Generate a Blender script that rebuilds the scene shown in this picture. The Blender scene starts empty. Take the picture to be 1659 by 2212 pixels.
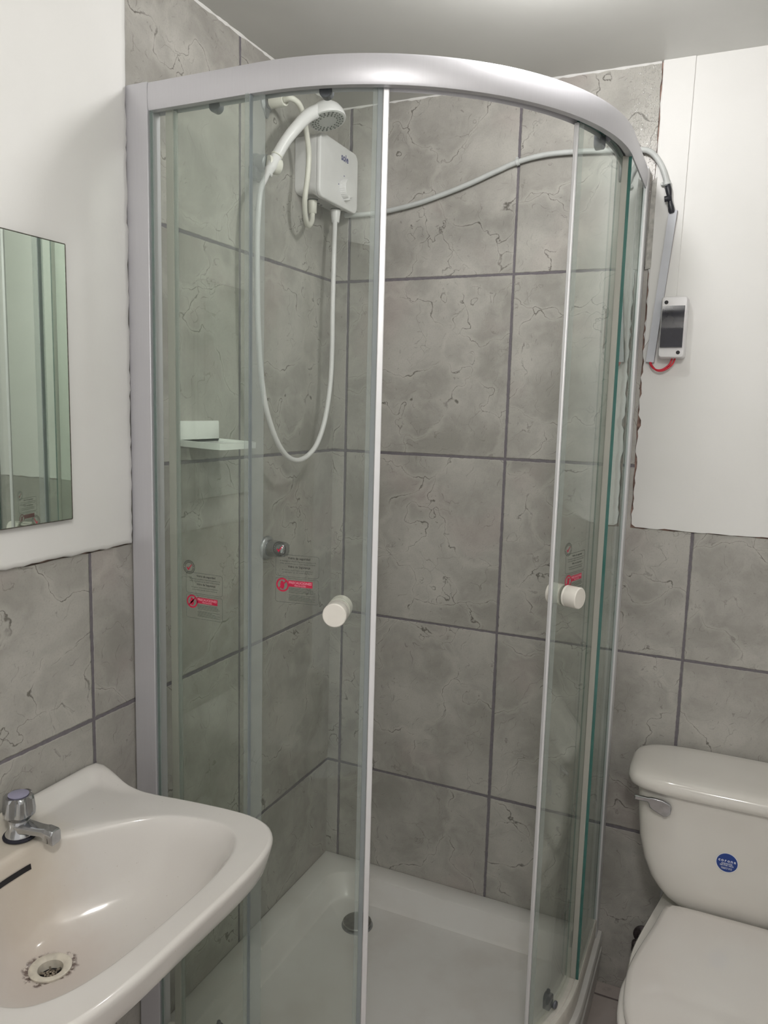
import bpy, bmesh, math, random
from mathutils import Vector, Matrix
random.seed(7)
PI = math.pi
sc = bpy.context.scene
C = sc.collection

# ------------------------------------------------------------------ camera, world, exposure
cam_d = bpy.data.cameras.new('camera')
cam = bpy.data.objects.new('camera', cam_d); C.objects.link(cam); sc.camera = cam
cam_d.sensor_fit = 'HORIZONTAL'; cam_d.sensor_width = 36.0
cam_d.lens = 1676.394 / 1659 * 36.0
cam_d.clip_start = 0.02
CAM = Vector((1.01434, -1.89865, 1.44838))
yaw, pitch, roll = -0.422841, -0.134094, 0.026482
fw = Vector((math.sin(yaw)*math.cos(pitch), math.cos(yaw)*math.cos(pitch), math.sin(pitch)))
r0 = Vector((math.cos(yaw), -math.sin(yaw), 0)); u0 = r0.cross(fw)
rt = math.cos(roll)*r0 + math.sin(roll)*u0; up = -math.sin(roll)*r0 + math.cos(roll)*u0
M = Matrix((rt, up, -fw)).transposed().to_4x4(); M.translation = CAM
cam.matrix_world = M

sc.view_settings.view_transform = 'Standard'
sc.view_settings.look = 'None'
sc.view_settings.gamma = 1.0
sc.view_settings.use_curve_mapping = False
sc.view_settings.exposure = 0.03
w = bpy.data.worlds.new('world'); sc.world = w; w.use_nodes = True
w.node_tree.nodes['Background'].inputs[0].default_value = (1.0, 0.97, 0.93, 1)
w.node_tree.nodes['Background'].inputs[1].default_value = 0.65
try:
    sc.cycles.max_bounces = 7; sc.cycles.transparent_max_bounces = 24
    sc.cycles.diffuse_bounces = 4; sc.cycles.glossy_bounces = 4
    sc.cycles.use_adaptive_sampling = True; sc.cycles.adaptive_threshold = 0.05
    sc.cycles.sample_clamp_indirect = 4.0
    sc.cycles.use_denoising = True
    sc.cycles.caustics_reflective = False; sc.cycles.caustics_refractive = False
except Exception: pass
BULB = (0.705, -0.598, 2.135)
BULB_POWER = 186.0
FILL_GLOBE_POWER = 88.0       # added fill lamp, unseen behind the camera        # emission strength of the bulb
ROOM_X, ROOM_Y, CEIL = 1.62, -2.25, 2.215

# ------------------------------------------------------------------ node helpers
class NT:
    def __init__(s, name):
        s.m = bpy.data.materials.new(name); s.m.use_nodes = True
        s.t = s.m.node_tree; s.t.nodes.clear()
        s.out = s.n('ShaderNodeOutputMaterial')
    def n(s, ty, **kw):
        nd = s.t.nodes.new(ty)
        for k, v in kw.items(): setattr(nd, k, v)
        return nd
    def put(s, sock, v):
        if v is None: return
        if hasattr(v, 'is_linked') or isinstance(v, bpy.types.NodeSocket): s.t.links.new(v, sock)
        else:
            if isinstance(v, (tuple, list)) and len(v) == 3 and sock.type == 'RGBA': v = (*v, 1)
            sock.default_value = v
    def math(s, op, a, b=None, c=None, clamp=False):
        nd = s.n('ShaderNodeMath', operation=op, use_clamp=clamp)
        s.put(nd.inputs[0], a); s.put(nd.inputs[1], b)
        if c is not None: s.put(nd.inputs[2], c)
        return nd.outputs[0]
    def ss(s, v, a, b, lo=0.0, hi=1.0):
        nd = s.n('ShaderNodeMapRange', interpolation_type='SMOOTHSTEP')
        s.put(nd.inputs[0], v); s.put(nd.inputs[1], a); s.put(nd.inputs[2], b)
        s.put(nd.inputs[3], lo); s.put(nd.inputs[4], hi); return nd.outputs[0]
    def mix(s, f, a, b, mode='MIX'):
        nd = s.n('ShaderNodeMix', data_type='RGBA', blend_type=mode)
        s.put(nd.inputs[0], f); s.put(nd.inputs[6], a); s.put(nd.inputs[7], b); return nd.outputs[2]
    def fmix(s, f, a, b): return s.math('ADD', a, s.math('MULTIPLY', f, s.math('SUBTRACT', b, a)))
    def xyz(s, x, y, z):
        nd = s.n('ShaderNodeCombineXYZ'); s.put(nd.inputs[0], x); s.put(nd.inputs[1], y); s.put(nd.inputs[2], z); return nd.outputs[0]
    def sep(s, v):
        nd = s.n('ShaderNodeSeparateXYZ'); s.put(nd.inputs[0], v); return nd.outputs
    def pos(s): return s.n('ShaderNodeNewGeometry').outputs['Position']
    def obj(s): return s.n('ShaderNodeTexCoord').outputs['Object']
    def noise(s, vec, scale, detail=4, rough=0.55, dist=0.0, out=0):
        nd = s.n('ShaderNodeTexNoise'); s.put(nd.inputs['Vector'], vec)
        nd.inputs['Scale'].default_value = scale; nd.inputs['Detail'].default_value = detail
        nd.inputs['Roughness'].default_value = rough; nd.inputs['Distortion'].default_value = dist
        return nd.outputs[out]
    def voro(s, vec, scale, feature='DISTANCE_TO_EDGE'):
        nd = s.n('ShaderNodeTexVoronoi', feature=feature); s.put(nd.inputs['Vector'], vec)
        nd.inputs['Scale'].default_value = scale; return nd.outputs[0]
    def vadd(s, a, b, op='ADD'):
        nd = s.n('ShaderNodeVectorMath', operation=op); s.put(nd.inputs[0], a); s.put(nd.inputs[1], b); return nd.outputs[0]
    def vscale(s, a, k):
        nd = s.n('ShaderNodeVectorMath', operation='SCALE'); s.put(nd.inputs[0], a); s.put(nd.inputs['Scale'], k); return nd.outputs[0]
    def bump(s, h, dist=0.001, strength=1.0):
        nd = s.n('ShaderNodeBump'); s.put(nd.inputs['Height'], h)
        nd.inputs['Distance'].default_value = dist; nd.inputs['Strength'].default_value = strength
        return nd.outputs[0]
    def bsdf(s, color, rough=0.5, metal=0.0, spec=0.5, normal=None, coat=0.0, trans=0.0, ior=1.45, sss=0.0, emis=None, estr=0.0, alpha=None):
        b = s.n('ShaderNodeBsdfPrincipled')
        s.put(b.inputs['Base Color'], color); s.put(b.inputs['Roughness'], rough)
        s.put(b.inputs['Metallic'], metal); s.put(b.inputs['Specular IOR Level'], spec)
        s.put(b.inputs['IOR'], ior); s.put(b.inputs['Coat Weight'], coat); b.inputs['Coat Roughness'].default_value = 0.06
        if trans: b.inputs['Transmission Weight'].default_value = trans
        if normal is not None: s.put(b.inputs['Normal'], normal)
        if emis is not None: s.put(b.inputs['Emission Color'], emis); s.put(b.inputs['Emission Strength'], estr)
        if alpha is not None: s.put(b.inputs['Alpha'], alpha)
        s.t.links.new(b.outputs[0], s.out.inputs[0]); return b
    def done(s, sh): s.t.links.new(sh, s.out.inputs[0]); return s.m

def simple(name, color, rough=0.4, metal=0.0, spec=0.5, coat=0.0, var=0.04, scale=30, bump=0.0, rvar=0.0):
    """procedural material: slight mottling of colour and roughness, optional bump"""
    n = NT(name); p = n.obj(); k = n.noise(p, scale, 3)
    f = n.ss(k, 0.3, 0.7)
    c = n.mix(f, tuple(x*(1-var) for x in color), tuple(min(1, x*(1+var)) for x in color))
    rg = n.math('MULTIPLY_ADD', f, rvar, rough) if rvar else rough
    nm = n.bump(n.noise(p, scale*6, 3), 0.001, bump) if bump else None
    n.bsdf(c, rg, metal, spec, nm, coat)
    return n.m

# ------------------------------------------------------------------ materials
TILE = 0.45
def tile_material(name, axis, uo, vo, smear=False):
    n = NT(name); p = n.pos(); x, y, z = n.sep(p)
    u = x if axis == 'x' else y
    wob = n.noise(p, 55, 2, 0.6)
    wob2 = n.noise(p, 3.0, 1)
    wo = n.math('MULTIPLY', n.math('SUBTRACT', wob, 0.5), 0.0036)
    wo2 = n.math('MULTIPLY', n.math('SUBTRACT', wob2, 0.5), 0.004)
    tu = n.math('DIVIDE', n.math('SUBTRACT', u, uo), TILE)
    tv = n.math('DIVIDE', n.math('SUBTRACT', z, vo), 0.4495)
    iu = n.math('FLOOR', tu); iv = n.math('FLOOR', tv)
    fu = n.math('SUBTRACT', tu, iu); fv = n.math('SUBTRACT', tv, iv)
    def edge(f): return n.math('MINIMUM', f, n.math('SUBTRACT', 1.0, f))
    d = n.math('MULTIPLY', n.math('MINIMUM', edge(fu), edge(fv)), TILE)
    d = n.math('ADD', n.math('ADD', d, wo), wo2)
    grout = n.ss(d, 0.0029, 0.0037, 1.0, 0.0)
    h = n.math('ADD', n.math('MULTIPLY', iu, 2.37), n.math('MULTIPLY', iv, 5.61))
    P = n.xyz(n.math('ADD', n.math('MULTIPLY', fu, 1.0), n.math('MULTIPLY', h, 1.7)), fv, n.math('MULTIPLY', h, 0.9))
    warp = n.vscale(n.vadd(n.noise(P, 3.0, 3, 0.52, out=1), (0.5, 0.5, 0.5), 'SUBTRACT'), 0.55)
    Pw = n.vadd(P, warp)
    warp2 = n.vscale(n.vadd(n.noise(P, 15, 4, 0.65, out=1), (0.5, 0.5, 0.5), 'SUBTRACT'), 0.050)
    Pw2 = n.vadd(Pw, warp2)
    Pc = n.vadd(P, n.vscale(warp, 0.35))
    cloud = n.noise(Pc, 2.4, 5, 0.62)
    cloud2 = n.noise(Pc, 6.5, 5, 0.65)
    fine = n.noise(p, 260, 2, 0.6)
    base = n.mix(n.ss(cloud, 0.30, 0.72), (0.295, 0.285, 0.260), (0.450, 0.436, 0.404))
    base = n.mix(n.math('MULTIPLY', n.ss(cloud2, 0.48, 0.74), 0.35), base, (0.50, 0.485, 0.45))
    pink = n.ss(n.noise(P, 2.0, 2), 0.55, 0.72)
    base = n.mix(n.math('MULTIPLY', pink, 0.40), base, (0.42, 0.365, 0.345))
    # pale band beside each vein + thin dark broken veins
    v1 = n.voro(Pw2, 2.0)
    brk = n.ss(n.noise(P, 4.3, 3), 0.38, 0.54)
    pale = n.math('MULTIPLY', n.ss(v1, 0.0, 0.085, 1.0, 0.0), 0.34)
    base = n.mix(pale, base, (0.53, 0.515, 0.475))
    wid = n.math('MULTIPLY_ADD', n.ss(n.noise(P, 9, 2), 0.45, 0.75), 0.012, 0.0042)
    vein = n.math('MULTIPLY', n.ss(v1, 0.0, wid, 1.0, 0.0), n.math('MULTIPLY', brk, 0.85))
    base = n.mix(vein, base, (0.075, 0.068, 0.056))
    Pb = n.vadd(Pw2, (3.3, 7.1, 1.9))
    v2 = n.voro(Pb, 3.8)
    vein2 = n.math('MULTIPLY', n.ss(v2, 0.0, 0.009, 1.0, 0.0), n.math('MULTIPLY', n.ss(n.noise(P, 5.1, 2), 0.50, 0.60), 0.60))
    base = n.mix(vein2, base, (0.15, 0.14, 0.12))
    # short dark pits and scratches
    ca, sa = math.cos(1.05), math.sin(1.05)
    px, py, pz = n.sep(Pw)
    ru = n.math('ADD', n.math('MULTIPLY', px, ca*6), n.math('MULTIPLY', py, sa*6))
    rv = n.math('SUBTRACT', n.math('MULTIPLY', py, ca*32), n.math('MULTIPLY', px, sa*32))
    scr = n.ss(n.noise(n.xyz(ru, rv, pz), 3.6, 2), 0.655, 0.72)
    base = n.mix(n.math('MULTIPLY', scr, 0.45), base, (0.13, 0.12, 0.105))
    base = n.mix(n.math('MULTIPLY', n.ss(fine, 0.45, 0.75), 0.20), base, (0.24, 0.23, 0.21))
    gcol = n.mix(n.noise(p, 90, 3), (0.115, 0.105, 0.118), (0.20, 0.185, 0.20))
    col = n.mix(grout, base, gcol)
    rough = n.fmix(grout, n.math('MULTIPLY_ADD', cloud2, 0.25, 0.30), 0.85)
    hgt = n.math('ADD', n.ss(d, 0.0027, 0.0050), n.math('MULTIPLY', n.noise(p, 45, 2), 0.16))
    if smear:   # clear adhesive smeared on the free tile edge
        area = n.math('MULTIPLY', n.ss(x, 0.69, 0.78), n.ss(z, 1.86, 1.98))
        st = n.ss(n.noise(n.xyz(n.math('MULTIPLY', x, 0.9), y, n.math('MULTIPLY', z, 0.55)), 150, 3, 0.6, 2.2), 0.56, 0.64)
        k = n.math('MULTIPLY', area, st)
        col = n.mix(n.math('MULTIPLY', k, 0.75), col, (0.85, 0.85, 0.82))
        rough = n.fmix(area, rough, 0.30)
        hgt = n.math('ADD', hgt, n.math('MULTIPLY', k, 0.9))
    nm = n.bump(hgt, 0.0016, 0.8)
    n.bsdf(col, rough, 0, 0.42, nm)
    return n.m
M_tile_back = tile_material('grey stone tile back', 'x', 0.0385, 1.777, smear=True)
M_tile_left = tile_material('grey stone tile left', 'y', -0.4428, 1.777)

def paint(name, a, b, rough=0.55, bumpk=0.25, spec=0.35):
    n = NT(name); p = n.pos()
    k = n.noise(p, 2.5, 4); k2 = n.noise(p, 45, 4, 0.65)
    c = n.mix(n.ss(k, 0.3, 0.7), a, b)
    nm = n.bump(n.math('ADD', k2, n.math('MULTIPLY', n.noise(p, 9, 3), 2.0)), 0.0012, bumpk)
    n.bsdf(c, rough, 0, spec, nm); return n.m
M_white = paint('white wall paint', (0.76, 0.755, 0.735), (0.80, 0.795, 0.78))
M_ceil = paint('satin grey white ceiling paint', (0.60, 0.60, 0.575), (0.66, 0.66, 0.635), 0.42, 0.16, 0.7)
M_brown = simple('bare mortar', (0.27, 0.18, 0.15), 0.9, var=0.5, scale=60, bump=0.6)

def floor_material():
    n = NT('pale pinkish floor tile'); p = n.pos(); x, y, z = n.sep(p)
    tu = n.math('FRACT', n.math('DIVIDE', n.math('SUBTRACT', x, 0.868), 0.45))
    tv = n.math('FRACT', n.math('DIVIDE', n.math('ADD', y, 0.046), 0.45))
    def edge(f): return n.math('MINIMUM', f, n.math('SUBTRACT', 1.0, f))
    d = n.math('MULTIPLY', n.math('MINIMUM', edge(tu), edge(tv)), 0.45)
    g = n.ss(d, 0.0022, 0.0034, 1, 0)
    c = n.mix(n.ss(n.noise(p, 7, 5), 0.3, 0.7), (0.42, 0.37, 0.35), (0.50, 0.45, 0.42))
    c = n.mix(n.math('MULTIPLY', n.ss(n.noise(p, 25, 4), 0.6, 0.75), 0.4), c, (0.26, 0.22, 0.2))
    c = n.mix(g, c, (0.16, 0.13, 0.13))
    n.bsdf(c, 0.35, 0, 0.4, n.bump(n.ss(d, 0.002, 0.0045), 0.001, 0.7)); return n.m
M_floor = floor_material()

def alu(name, c, rough):
    n = NT(name); p = n.obj()
    x, y, z = n.sep(p)
    k = n.noise(n.xyz(n.math('MULTIPLY', x, 40), n.math('MULTIPLY', y, 40), n.math('MULTIPLY', z, 2)), 8, 3)
    col = n.mix(k, tuple(v*0.96 for v in c), tuple(min(1, v*1.03) for v in c))
    n.bsdf(col, n.math('MULTIPLY_ADD', k, 0.08, rough), 0.35, 0.5, n.bump(n.noise(p, 900, 2), 0.0002, 0.15))
    return n.m
M_alu = alu('matt silver aluminium', (0.57, 0.565, 0.595), 0.36)
M_alu_pale = alu('pale anodised aluminium', (0.80, 0.80, 0.815), 0.36)

def glass(name, tint, edge=False):
    n = NT(name)
    lw = n.n('ShaderNodeLayerWeight'); lw.inputs[0].default_value = 0.5
    f5 = n.math('POWER', lw.outputs['Facing'], 4.5)
    fr = n.math('MULTIPLY_ADD', f5, 0.90, 0.028)
    tr = n.n('ShaderNodeBsdfTransparent'); n.put(tr.inputs[0], tint)
    gl = n.n('ShaderNodeBsdfGlossy'); gl.inputs['Roughness'].default_value = 0.0
    n.put(gl.inputs[0], (0.95, 1, 0.98))
    ms = n.n('ShaderNodeMixShader'); n.put(ms.inputs[0], fr)
    n.t.links.new(tr.outputs[0], ms.inputs[1]); n.t.links.new(gl.outputs[0], ms.inputs[2])
    # faint water film
    df = n.n('ShaderNodeBsdfDiffuse'); n.put(df.inputs[0], (0.8, 0.85, 0.8))
    m2 = n.n('ShaderNodeMixShader'); m2.inputs[0].default_value = 0.010
    n.t.links.new(ms.outputs[0], m2.inputs[1]); n.t.links.new(df.outputs[0], m2.inputs[2])
    return n.done(m2.outputs[0])
M_glass = glass('clear shower glass', (0.955, 0.972, 0.955))
def glass_edge():
    n = NT('green cut glass edge'); k = n.noise(n.obj(), 12, 2)
    c = n.mix(k, (0.02, 0.095, 0.08), (0.045, 0.15, 0.13))
    n.bsdf(c, 0.12, 0, 0.6); return n.m
M_edge = glass_edge()
def seal(name, col, alpha, rough):
    n = NT(name)
    tr = n.n('ShaderNodeBsdfTransparent'); n.put(tr.inputs[0], (0.96, 0.98, 0.97))
    c = (*col, 1)
    b = n.bsdf(c, rough, 0, 0.5)
    tl = n.n('ShaderNodeBsdfTranslucent'); n.put(tl.inputs[0], c)
    m0 = n.n('ShaderNodeMixShader'); m0.inputs[0].default_value = 0.45
    n.t.links.new(b.outputs[0], m0.inputs[1]); n.t.links.new(tl.outputs[0], m0.inputs[2])
    ms = n.n('ShaderNodeMixShader'); ms.inputs[0].default_value = alpha
    n.t.links.new(tr.outputs[0], ms.inputs[1]); n.t.links.new(m0.outputs[0], ms.inputs[2])
    return n.done(ms.outputs[0])
M_seal = seal('translucent vinyl seal', (0.70, 0.74, 0.74), 0.24, 0.3)
M_seal_grey = seal('blue grey end seal', (0.50, 0.54, 0.56), 0.70, 0.3)
M_seal_cream = seal('cream translucent seal', (0.66, 0.65, 0.60), 0.80, 0.4)

M_plastic = simple('white abs plastic', (0.76, 0.75, 0.76), 0.32, spec=0.5, var=0.02)
M_plastic_warm = simple('aged cream plastic', (0.73, 0.72, 0.655), 0.35, var=0.03)
M_knob = simple('ivory door knob plastic', (0.80, 0.77, 0.71), 0.35, var=0.02)
M_shelf = simple('glossy white shelf plastic', (0.86, 0.88, 0.86), 0.22, coat=0.3, var=0.02)
M_pvc_grey = simple('light grey cable sheath', (0.52, 0.54, 0.53), 0.42, var=0.05)
M_chrome = simple('chrome', (0.50, 0.51, 0.53), 0.10, 1.0, var=0.05, scale=60, rvar=0.08)
M_chrome_dull = simple('spotted dull chrome', (0.42, 0.43, 0.44), 0.30, 0.75, var=0.12, scale=160, rvar=0.10)
M_mount = simple('smoky chromed plastic', (0.20, 0.21, 0.21), 0.28, 0.35, var=0.08)
M_steel = simple('brushed steel drain', (0.36, 0.36, 0.35), 0.38, 1.0, var=0.10, scale=80)
M_darkplastic = simple('slate grey plastic', (0.12, 0.125, 0.145), 0.35, var=0.08)
M_black = simple('black tape', (0.015, 0.016, 0.022), 0.30, var=0.2, scale=90, bump=0.5)
M_hole = simple('dark void', (0.012, 0.011, 0.013), 0.6)
M_red = simple('red wire insulation', (0.55, 0.02, 0.04), 0.35)
M_smoke = simple('smoked plastic window', (0.018, 0.018, 0.026), 0.07, coat=0.6, var=0.1)
M_logo = simple('navy logo ink', (0.06, 0.06, 0.22), 0.5)
M_lilac = simple('lilac tap badge', (0.30, 0.29, 0.40), 0.25)
M_blue = simple('blue sticker ink', (0.012, 0.045, 0.23), 0.35)
M_ink_white = simple('white ink', (0.75, 0.77, 0.82), 0.4)
M_ink_dark = simple('dark grey ink', (0.02, 0.022, 0.02), 0.6)
M_ink_grey = simple('thin grey ink', (0.085, 0.095, 0.085), 0.6)
M_ink_red = simple('crimson ink', (0.48, 0.012, 0.055), 0.4)
M_ink_pink = simple('pale pink ink', (0.75, 0.35, 0.42), 0.4)
M_rubber = simple('dark grout gasket', (0.02, 0.02, 0.03), 0.8)
M_valve = simple('tarnished valve metal', (0.10, 0.085, 0.09), 0.30, 0.8, var=0.4, scale=90)
M_white_dull = simple('white painted trunking', (0.56, 0.575, 0.62), 0.5, var=0.03)
M_alu_white = simple('off white lower rail', (0.78, 0.75, 0.69), 0.38, 0.10, var=0.05, scale=40)

def ceramic(name, a, b, stain=None):
    n = NT(name); p = n.pos()
    c = n.mix(n.ss(n.noise(p, 3.5, 3), 0.35, 0.65), a, b)
    if stain == 'basin':
        x, y, z = n.sep(p)
        def blob(cx, cy, r0_, r1_):
            dx = n.math('SUBTRACT', x, cx); dy = n.math('SUBTRACT', y, cy)
            dd = n.math('SQRT', n.math('ADD', n.math('MULTIPLY', dx, dx), n.math('MULTIPLY', dy, dy)))
            dd = n.math('ADD', dd, n.math('MULTIPLY', n.math('SUBTRACT', n.noise(p, 40, 4), 0.5), 0.035))
            return n.ss(dd, r0_, r1_, 1, 0)
        c = n.mix(n.math('MULTIPLY', blob(0.06, -1.13, 0.02, 0.12), 0.50), c, (0.62, 0.54, 0.40))
        c = n.mix(n.math('MULTIPLY', blob(0.17, -1.165, 0.03, 0.14), 0.45), c, (0.52, 0.42, 0.36))
        ring = n.math('MULTIPLY', blob(0.172, -1.158, 0.031, 0.039), n.ss(n.noise(p, 90, 4), 0.44, 0.56))
        c = n.mix(n.math('MULTIPLY', ring, 0.85), c, (0.07, 0.035, 0.03))
        sp = n.math('MULTIPLY', n.ss(n.noise(p, 150, 3), 0.72, 0.78), 0.45)
        c = n.mix(sp, c, (0.30, 0.24, 0.18))
    if stain == 'tray':
        c = n.mix(n.math('MULTIPLY', n.ss(n.noise(p, 5, 5), 0.52, 0.72), 0.22), c, (0.52, 0.46, 0.42))
        v = n.voro(p, 16, 'F1')
        nm = n.bump(n.ss(v, 0.0, 0.10, 1, 0), 0.0010, 0.35)
        n.bsdf(c, 0.30, 0, 0.45, nm, 0.1)
    else:
        n.bsdf(c, 0.09 if not stain else 0.14, 0, 0.5, None, 0.35)
    return n.m
M_cer_basin = ceramic('basin ceramic', (0.66, 0.635, 0.605), (0.70, 0.68, 0.655), 'basin')
M_cer = ceramic('toilet ceramic', (0.68, 0.655, 0.61), (0.71, 0.69, 0.65))
M_seat = ceramic('toilet seat plastic', (0.70, 0.665, 0.63), (0.72, 0.70, 0.67))
M_tray = ceramic('acrylic shower tray', (0.68, 0.66, 0.63), (0.73, 0.72, 0.70), 'tray')
def mirror_mat():
    n = NT('mirror silvering')
    c = n.mix(n.noise(n.obj(), 5, 3), (0.66, 0.71, 0.66), (0.70, 0.745, 0.70))
    n.bsdf(c, 0.015, 1.0); return n.m
M_mirror = mirror_mat()
def emit(name, c, s):
    n = NT(name); e = n.n('ShaderNodeEmission'); n.put(e.inputs[0], c); e.inputs[1].default_value = s
    return n.done(e.outputs[0])
M_bulb = emit('lit bulb', (1.0, 0.985, 0.97), BULB_POWER)
M_fill_globe = emit('added opal fill globe', (1.0, 0.975, 0.94), FILL_GLOBE_POWER)  # emission of the added fill globe

# ------------------------------------------------------------------ mesh helpers
def link(name, me, parent=None):
    o = bpy.data.objects.new(name, me); C.objects.link(o)
    if parent is not None: o.parent = parent
    return o
def fin(name, bm, mats, parent=None, smooth=40, origin=None, bevel=0.0, seg=2, subsurf=0):
    if not isinstance(mats, (list, tuple)): mats = [mats]
    bmesh.ops.recalc_face_normals(bm, faces=bm.faces)
    base = Vector(origin) if origin is not None else None
    po = Vector((0, 0, 0))
    if parent is not None:
        q = parent
        while q is not None: po += q.location; q = q.parent
    shift = (base if base is not None else po)
    bmesh.ops.translate(bm, verts=bm.verts, vec=-shift)
    me = bpy.data.meshes.new(name); bm.to_mesh(me); bm.free()
    for m in mats: me.materials.append(m)
    for f in me.polygons: f.use_smooth = True
    me.set_sharp_from_angle(angle=math.radians(smooth))
    o = link(name, me, parent); o.location = shift - po
    if bevel:
        b = o.modifiers.new('bevel', 'BEVEL'); b.width = bevel; b.segments = seg; b.limit_method = 'ANGLE'; b.angle_limit = math.radians(35)
        b.harden_normals = False
    if subsurf:
        s_ = o.modifiers.new('subsurf', 'SUBSURF'); s_.levels = subsurf; s_.render_levels = subsurf
    return o
def tag(o, label, cat, group=None):
    o['label'] = label; o['category'] = cat
    if group: o['group'] = group
    return o
def structure(o): o['kind'] = 'structure'; return o
def thing(name, label, cat, loc, group=None):
    o = bpy.data.objects.new(name, None); C.objects.link(o); o.location = loc; o.empty_display_size = 0.05
    return tag(o, label, cat, group)
def box(bm, x0, x1, y0, y1, z0, z1, mi=0, mat=None):
    vs = [bm.verts.new(Vector(p) if mat is None else mat @ Vector(p)) for p in
          ((x0,y0,z0),(x1,y0,z0),(x1,y1,z0),(x0,y1,z0),(x0,y0,z1),(x1,y0,z1),(x1,y1,z1),(x0,y1,z1))]
    for f in ((0,3,2,1),(4,5,6,7),(0,1,5,4),(1,2,6,5),(2,3,7,6),(3,0,4,7)):
        bm.faces.new([vs[i] for i in f]).material_index = mi
    return vs
def frame(d):
    d = Vector(d).normalized(); a = Vector((0, 0, 1)) if abs(d.z) < 0.95 else Vector((1, 0, 0))
    s = d.cross(a).normalized(); return s, s.cross(d).normalized(), d
def lathe(bm, origin, axis, prof, n=32, mi=0, cap=True):
    """prof: list of (radius, distance along axis)"""
    s, t, d = frame(axis); o = Vector(origin); rings = []
    for r, h in prof:
        if r < 1e-6: rings.append([bm.verts.new(o + d*h)]); continue
        rings.append([bm.verts.new(o + d*h + (s*math.cos(2*PI*i/n) + t*math.sin(2*PI*i/n))*r) for i in range(n)])
    for a, b in zip(rings, rings[1:]):
        for i in range(n):
            j = (i+1) % n
            if len(a) == 1 and len(b) == 1: continue
            if len(a) == 1: f = bm.faces.new((a[0], b[i], b[j]))
            elif len(b) == 1: f = bm.faces.new((a[i], b[0], a[j]))
            else: f = bm.faces.new((a[i], b[i], b[j], a[j]))
            f.material_index = mi
    if cap:
        for R_ in (rings[0], rings[-1]):
            if len(R_) > 2: bm.faces.new(R_).material_index = mi
def crom(pts, k=8):
    P = [Vector(p) for p in pts]; P = [P[0]*2-P[1]] + P + [P[-1]*2-P[-2]]; out = []
    for i in range(1, len(P)-2):
        a, b, c, d = P[i-1:i+3]
        for j in range(k):
            t = j/k
            out.append(0.5*((2*b) + (c-a)*t + (2*a-5*b+4*c-d)*t*t + (3*b-a-3*c+d)*t**3))
    out.append(P[-2]); return out
def tube(bm, pts, r, n=12, k=8, mi=0, smooth=True, wave=0.0):
    P = crom(pts, k) if smooth else [Vector(p) for p in pts]
    rings = []; s = None
    for i, p in enumerate(P):
        d = (P[min(i+1, len(P)-1)] - P[max(i-1, 0)]).normalized()
        if s is None: s, t, _ = frame(d)
        s = (s - d*s.dot(d)).normalized(); t = d.cross(s)
        rr = r(i/(len(P)-1)) if callable(r) else r
        rings.append([bm.verts.new(p + (s*math.cos(2*PI*j/n) + t*math.sin(2*PI*j/n))*rr) for j in range(n)])
    for a, b in zip(rings, rings[1:]):
        for i in range(n):
            j = (i+1) % n; bm.faces.new((a[i], b[i], b[j], a[j])).material_index = mi
    bm.faces.new(rings[0]).material_index = mi; bm.faces.new(rings[-1]).material_index = mi
def loops(bm, L, mi=0, cap0=False, cap1=False, closed=True):
    R_ = [[bm.verts.new(Vector(p)) for p in l] for l in L]
    n = len(R_[0])
    for a, b in zip(R_, R_[1:]):
        for i in range(n if closed else n-1):
            j = (i+1) % n
            bm.faces.new((a[i], a[j], b[j], b[i])).material_index = mi
    if cap0: bm.faces.new(R_[0]).material_index = mi
    if cap1: bm.faces.new(R_[-1]).material_index = mi
    return R_
def prism(bm, pts, offs, mi=0):
    """pts: planar polygon, offs: extrusion vector"""
    a = [bm.verts.new(Vector(p)) for p in pts]; b = [bm.verts.new(Vector(p)+Vector(offs)) for p in pts]
    bm.faces.new(a).material_index = mi; bm.faces.new(b[::-1]).material_index = mi
    for i in range(len(a)):
        j = (i+1) % len(a); bm.faces.new((a[i], a[j], b[j], b[i])).material_index = mi
def text_bm(bm, s, size, fmap, mi=0, align='CENTER', xscale=1.0, off=(0, 0), depth_fn=None):
    cu = bpy.data.curves.new('t', 'FONT'); cu.body = s; cu.size = size; cu.align_x = align; cu.align_y = 'CENTER'
    cu.resolution_u = 2; cu.offset = size*0.022
    ob = bpy.data.objects.new('t', cu); C.objects.link(ob)
    dg = bpy.context.evaluated_depsgraph_get()
    me = bpy.data.meshes.new_from_object(ob.evaluated_get(dg))
    vs = [bm.verts.new(fmap(v.co.x*xscale + off[0], v.co.y + off[1])) for v in me.vertices]
    for p in me.polygons:
        try: bm.faces.new([vs[i] for i in p.vertices]).material_index = mi
        except ValueError: pass
    bpy.data.objects.remove(ob); bpy.data.curves.remove(cu); bpy.data.meshes.remove(me)

# ------------------------------------------------------------------ the room
def jag(a, b, n, amp, seed, perp):
    rnd = random.Random(seed); A, B = Vector(a), Vector(b); out = []
    pv = Vector(perp)
    for i in range(n+1):
        t = i/n; k = (rnd.random()-0.5)*amp + (0.6*amp if rnd.random() < 0.08 else 0)
        out.append(A.lerp(B, t) + pv*(k if 0 < i < n else 0))
    return out
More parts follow.
